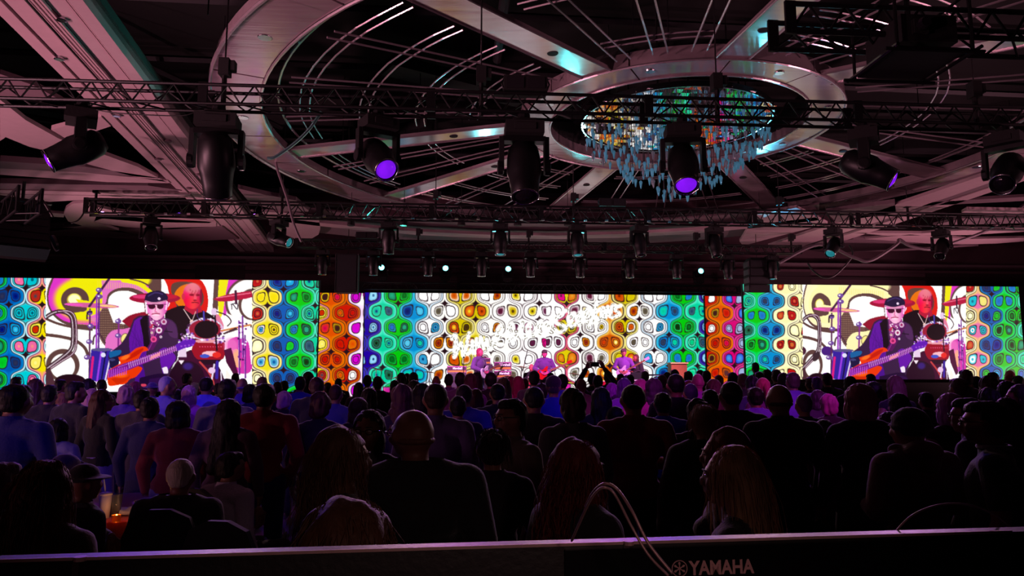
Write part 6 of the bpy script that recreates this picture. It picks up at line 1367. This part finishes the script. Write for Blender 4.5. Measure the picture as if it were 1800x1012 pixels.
dr = band(934, 624, 23.12, 'drummer seated behind the drum kit on stage', hair='bald', hc=(120, 60, 60), top='tee', tc=(24, 16, 30), seated=True, rot=R(180), pose='sit', skin=(200, 90, 100), hgt=1.75)
def guitar(at, ang, label, col):
    e = empty('electric_guitar', at, label, 'guitar', None, ang[2]); e.rotation_euler = ang
    bmat_ = mat('guitar_%d_%d_%d' % col, col, .2, vary=.1)
    pts = [(-.22, .02), (-.20, .11), (-.12, .15), (-.03, .11), (.04, .13), (.12, .16), (.16, .13), (.10, .05), (.11, -.03), (.17, -.11), (.12, -.15), (.03, -.11), (-.05, -.12), (-.15, -.15), (-.21, -.08)]
    pp = smooth([(a, b, 0) for a, b in pts]+[(pts[0][0], pts[0][1], 0)], 3)
    M2 = Matrix.Rotation(math.pi/2, 4, 'X'); mb = MB().prism([(p[0], p[1]) for p in pp], -.02, .02); mb.v = [M2 @ v for v in mb.v]; mb.build('guitar_body', bmat_, e)
    MB().box((.42, 0, 0), .62, .022, .05).build('neck', mat('maple', (150, 100, 70), .4), e); MB().box((.80, 0, .01), .16, .02, .08).build('headstock', bmat_, e); MB().box((0, -.03, 0), .10, .012, .09).build('pickups', CHROME, e)
for gg, lb, col, t in ((g, 'white electric guitar held by the guitarist in purple', (220, 215, 225), -.35), (g2, 'red bass guitar held by the bassist in the cap', (200, 20, 30), -.4), (g3, 'pale guitar held by the guitarist in the floral shirt', (235, 200, 240), -.5)):
    s = gg.scale.z; rz = gg.rotation_euler.z; f_ = Vector((-math.sin(rz), math.cos(rz), 0))
    guitar(Vector((gg.location.x, gg.location.y, 0.9+1.05*s))+f_*.24, (0, t if gg is g2 or gg is g3 else -.3, math.pi*0+(rz+math.pi if gg is not g else rz+math.pi)), lb, col)
PUR = mat('amp_vinyl', (70, 40, 66), .6, vary=.1); GOLD = mat('amp_gold', (210, 160, 60), .4, .3); PINKTRIM = mat('amp_piping', (220, 120, 200), .5); WHT = mat('amp_script', (245, 240, 245), .5, emit=.3)  # lettering given a faint glow, brightness put into the material
def amp(x0, x1, ytop, ybot, Y, label, script=True):
    a = at_Y(x0, ytop, Y); b = at_Y(x1, ybot, Y); W_ = b.x-a.x; H_ = a.z-b.z; e = empty('guitar_amplifier', ((a.x+b.x)/2, Y, b.z), label, 'amplifier')
    MB().box((0, .15, H_/2), W_, .3, H_).build('case', PUR, e); MB().box((0, -.008, H_*.22), W_*.9, .015, H_*.26).build('control_panel', GOLD, e)
    MB().tube([(-W_*.48, -.005, .02), (-W_*.48, -.005, H_-.02), (W_*.48, -.005, H_-.02), (W_*.48, -.005, .02)], .012, 5, True).build('piping', PINKTRIM, e)
    if script: t = text('Marshall', (-W_*.21, -.012, H_*.52), H_*.42, WHT, e, 'logo_lettering', (math.pi/2, 0, 0), bold=.04)
    return e
A_ = []
amp(786, 820, 643, 655, 22.86, 'amplifier head at the left, on a loudspeaker cabinet'); amp(869, 899, 636, 650, 22.86, 'upper amplifier head of the right-hand stack'); amp(869, 899, 651.5, 664, 22.86, 'lower amplifier head of the right-hand stack')
def cab(x0, x1, ytop, Y, label):
    a = at_Y(x0, ytop, Y); b = at_Y(x1, ytop, Y); W_ = b.x-a.x; H_ = a.z-.9; e = empty('speaker_cabinet', ((a.x+b.x)/2, Y, .9), label, 'loudspeaker'); MB().box((0, .2, H_/2), W_, .4, H_).build('case', PUR, e); MB().box((0, -.01, H_/2), W_*.92, .015, H_*.92).build('grille', mat('cab_grille', (60, 54, 66), .7, bump=.5, bscale=120), e)
cab(787, 820, 655.3, 22.86, 'loudspeaker cabinet under the left amplifier head'); cab(869, 899, 664.3, 22.86, 'loudspeaker cabinet under the stacked amplifier heads'); cab(848, 866, 640, 23.38, 'grey loudspeaker cabinet behind the guitarist, right side'); amp(848, 862, 629, 639.6, 23.38, 'small amplifier head behind the guitarist', False)
# drum kits
RED_ = mat('drum_red', (180, 20, 50), .25, vary=.1); PNK = mat('drum_pink', (220, 60, 180), .25, vary=.1); BLU = mat('drum_blue', (40, 110, 200), .25, vary=.1); BRASS = mat('cymbal_brass', (210, 160, 120), .25, .9); HEADM = mat('drum_head', (230, 220, 235), .5)
def drum(e, c, r, h, m, rot=None, name='drum_shell'):
    M_ = Matrix.Translation(Vector(c)) @ (rot or Matrix.Identity(4)); MB().lathe([(r, 0), (r, h)], 20, M_, cap=False).build(name, m, e, True); MB().lathe([(.01, h), (r*.98, h+.002), (r*1.03, h+.01), (r*1.03, h-.02)], 20, M_, cap=False).build('drum_head', HEADM, e)
    MB().tube([M_ @ Vector((r*1.03*math.cos(a*math.pi/10), r*1.03*math.sin(a*math.pi/10), h)) for a in range(20)], .012, 5, True).build('hoop', CHROME, e)
def cymbal(e, c, r, tilt=0):
    M_ = Matrix.Translation(Vector(c)) @ Matrix.Rotation(tilt, 4, 'Y'); MB().lathe([(.02, .03), (.05, .025), (r, 0), (r, -.004), (.05, .018)], 20, M_).build('cymbal', BRASS, e, True); bar('stand', (c[0], c[1], 0), c, .012, CHROME, e)
k0 = at_Y(948, 650, 22.78); e = empty('drum_kit', (k0.x, 22.70, .9), 'red and pink drum kit in the middle of the stage', 'drum kit')
FRONT = Matrix.Rotation(math.pi/2, 4, 'X'); drum(e, (0, .2, .30), .28, .42, RED_, FRONT); drum(e, (.75, -.1, .30), .20, .42, PNK); drum(e, (-.6, -.05, .42), .17, .26, RED_); drum(e, (-.22, 0, .72), .14, .2, RED_, Matrix.Rotation(.3, 4, 'X')); drum(e, (.2, 0, .72), .14, .2, PNK, Matrix.Rotation(.3, 4, 'X')); drum(e, (.5, -.05, .66), .15, .25, PNK)
cymbal(e, (-.55, .1, 1.22), .24, .15); cymbal(e, (-.95, 0, .95), .22, -.15); cymbal(e, (.8, .1, 1.28), .25, -.1); cymbal(e, (1.1, 0, 1.0), .22, .2)
for a, b in (((-.5, .2, 1.1), (-.35, .2, 1.75)), ((1.3, -.1, 0), (1.3, -.1, 1.5))): bar('boom_stand', a, b, .012, CHROME, e)
k0 = at_Y(690, 664, 22.52); e = empty('percussion_set', (k0.x, 22.52, .9), 'pink and white percussion drums at the left of the stage', 'drums')
for i in range(6): drum(e, (-.75+i*.3, 0, .32), .13, .3, (PNK, HEADM)[i % 2])
cymbal(e, (-.5, .1, 1.15), .2, .3); cymbal(e, (.1, .2, .9), .17, -.3); cymbal(e, (1.1, .1, 1.05), .2, .1); drum(e, (1.35, 0, .35), .17, .3, PNK); drum(e, (1.75, 0, .32), .15, .28, HEADM)
for x_ in (-.15, .9): bar('boom_stand', (x_, 0, 0), (x_+.15, 0, 1.1), .012, CHROME, e)
k0 = at_Y(1080, 660, 22.78); e = empty('conga_drums', (k0.x-.1, 22.78, .9), 'two tall red conga drums left of the floral guitarist', 'drums')
for i in (-.18, .18): MB().lathe([(.10, 0), (.15, .35), (.15, .55), (.13, .80)], 18, Matrix.Translation(Vector((i, 0, 0)))).build('drum_shell', RED_, e, True); MB().lathe([(.01, .80), (.13, .80), (.14, .78)], 18, Matrix.Translation(Vector((i, 0, 0)))).build('drum_head', HEADM, e)
k0 = at_Y(1125, 644, 22.19); e = empty('keyboard_stand', (k0.x, 22.19, .9), 'black keyboard on a stand at the right of the stage', 'keyboard')
MB().box((0, 0, .80), 1.1, .32, .10).build('keyboard_body', DUCT, e); MB().box((0, -.165, .82), 1.0, .01, .03).build('keys', HEADM, e)
for s in (-1, 1): bar('leg', (s*.45, -.1, 0), (-s*.35, -.1, .78), .02, BLACK, e)
MB().box((-.1, 0, .95), .34, .1, .22).build('music_stand', DUCT, e)
k0 = at_Y(1160, 642, 22.78); e = empty('percussion_rack', (k0.x, 22.78, .9), 'long chrome percussion bar with blue toms before the blue columns', 'drums')
bar('rack_bar', (-.6, 0, .98), (.6, 0, .98), .025, CHROME, e); drum(e, (-.05, 0, .5), .14, .42, BLU); drum(e, (.28, 0, .5), .12, .42, BLU)
for s in (-1, 1): bar('leg', (s*.5, 0, 0), (s*.5, 0, .98), .018, CHROME, e)
a = at_Y(1180, 639, 23.12); b = at_Y(1208, 655, 23.12); e = empty('organ_cabinet', ((a.x+b.x)/2, 23.12, .9), 'wooden organ cabinet with a bright top edge at the stage\'s right end', 'organ')
Hh = a.z-.9; MB().box((0, .2, Hh/2), b.x-a.x, .4, Hh).build('case', mat('organ_wood', (150, 84, 24), .5, vary=.3, bscale=14), e); MB().box((0, .18, Hh+.02), b.x-a.x+.06, .46, .04).build('top_board', mat('organ_top', (220, 200, 120), .4), e)
e = empty('microphone_stand', (at_Y(815, 650, 21.76).x, 21.76, .9), 'thin microphone stand left of the stage guitarist', 'microphone'); bar('pole', (0, 0, 0), (0, 0, 1.45), .012, CHROME, e); MB().ell((0, -.06, 1.48), (.03, .045, .03), 8).build('microphone', MATTE, e); MB().lathe([(.14, 0), (.14, .02), (.02, .03)], 16).build('foot', MATTE, e)
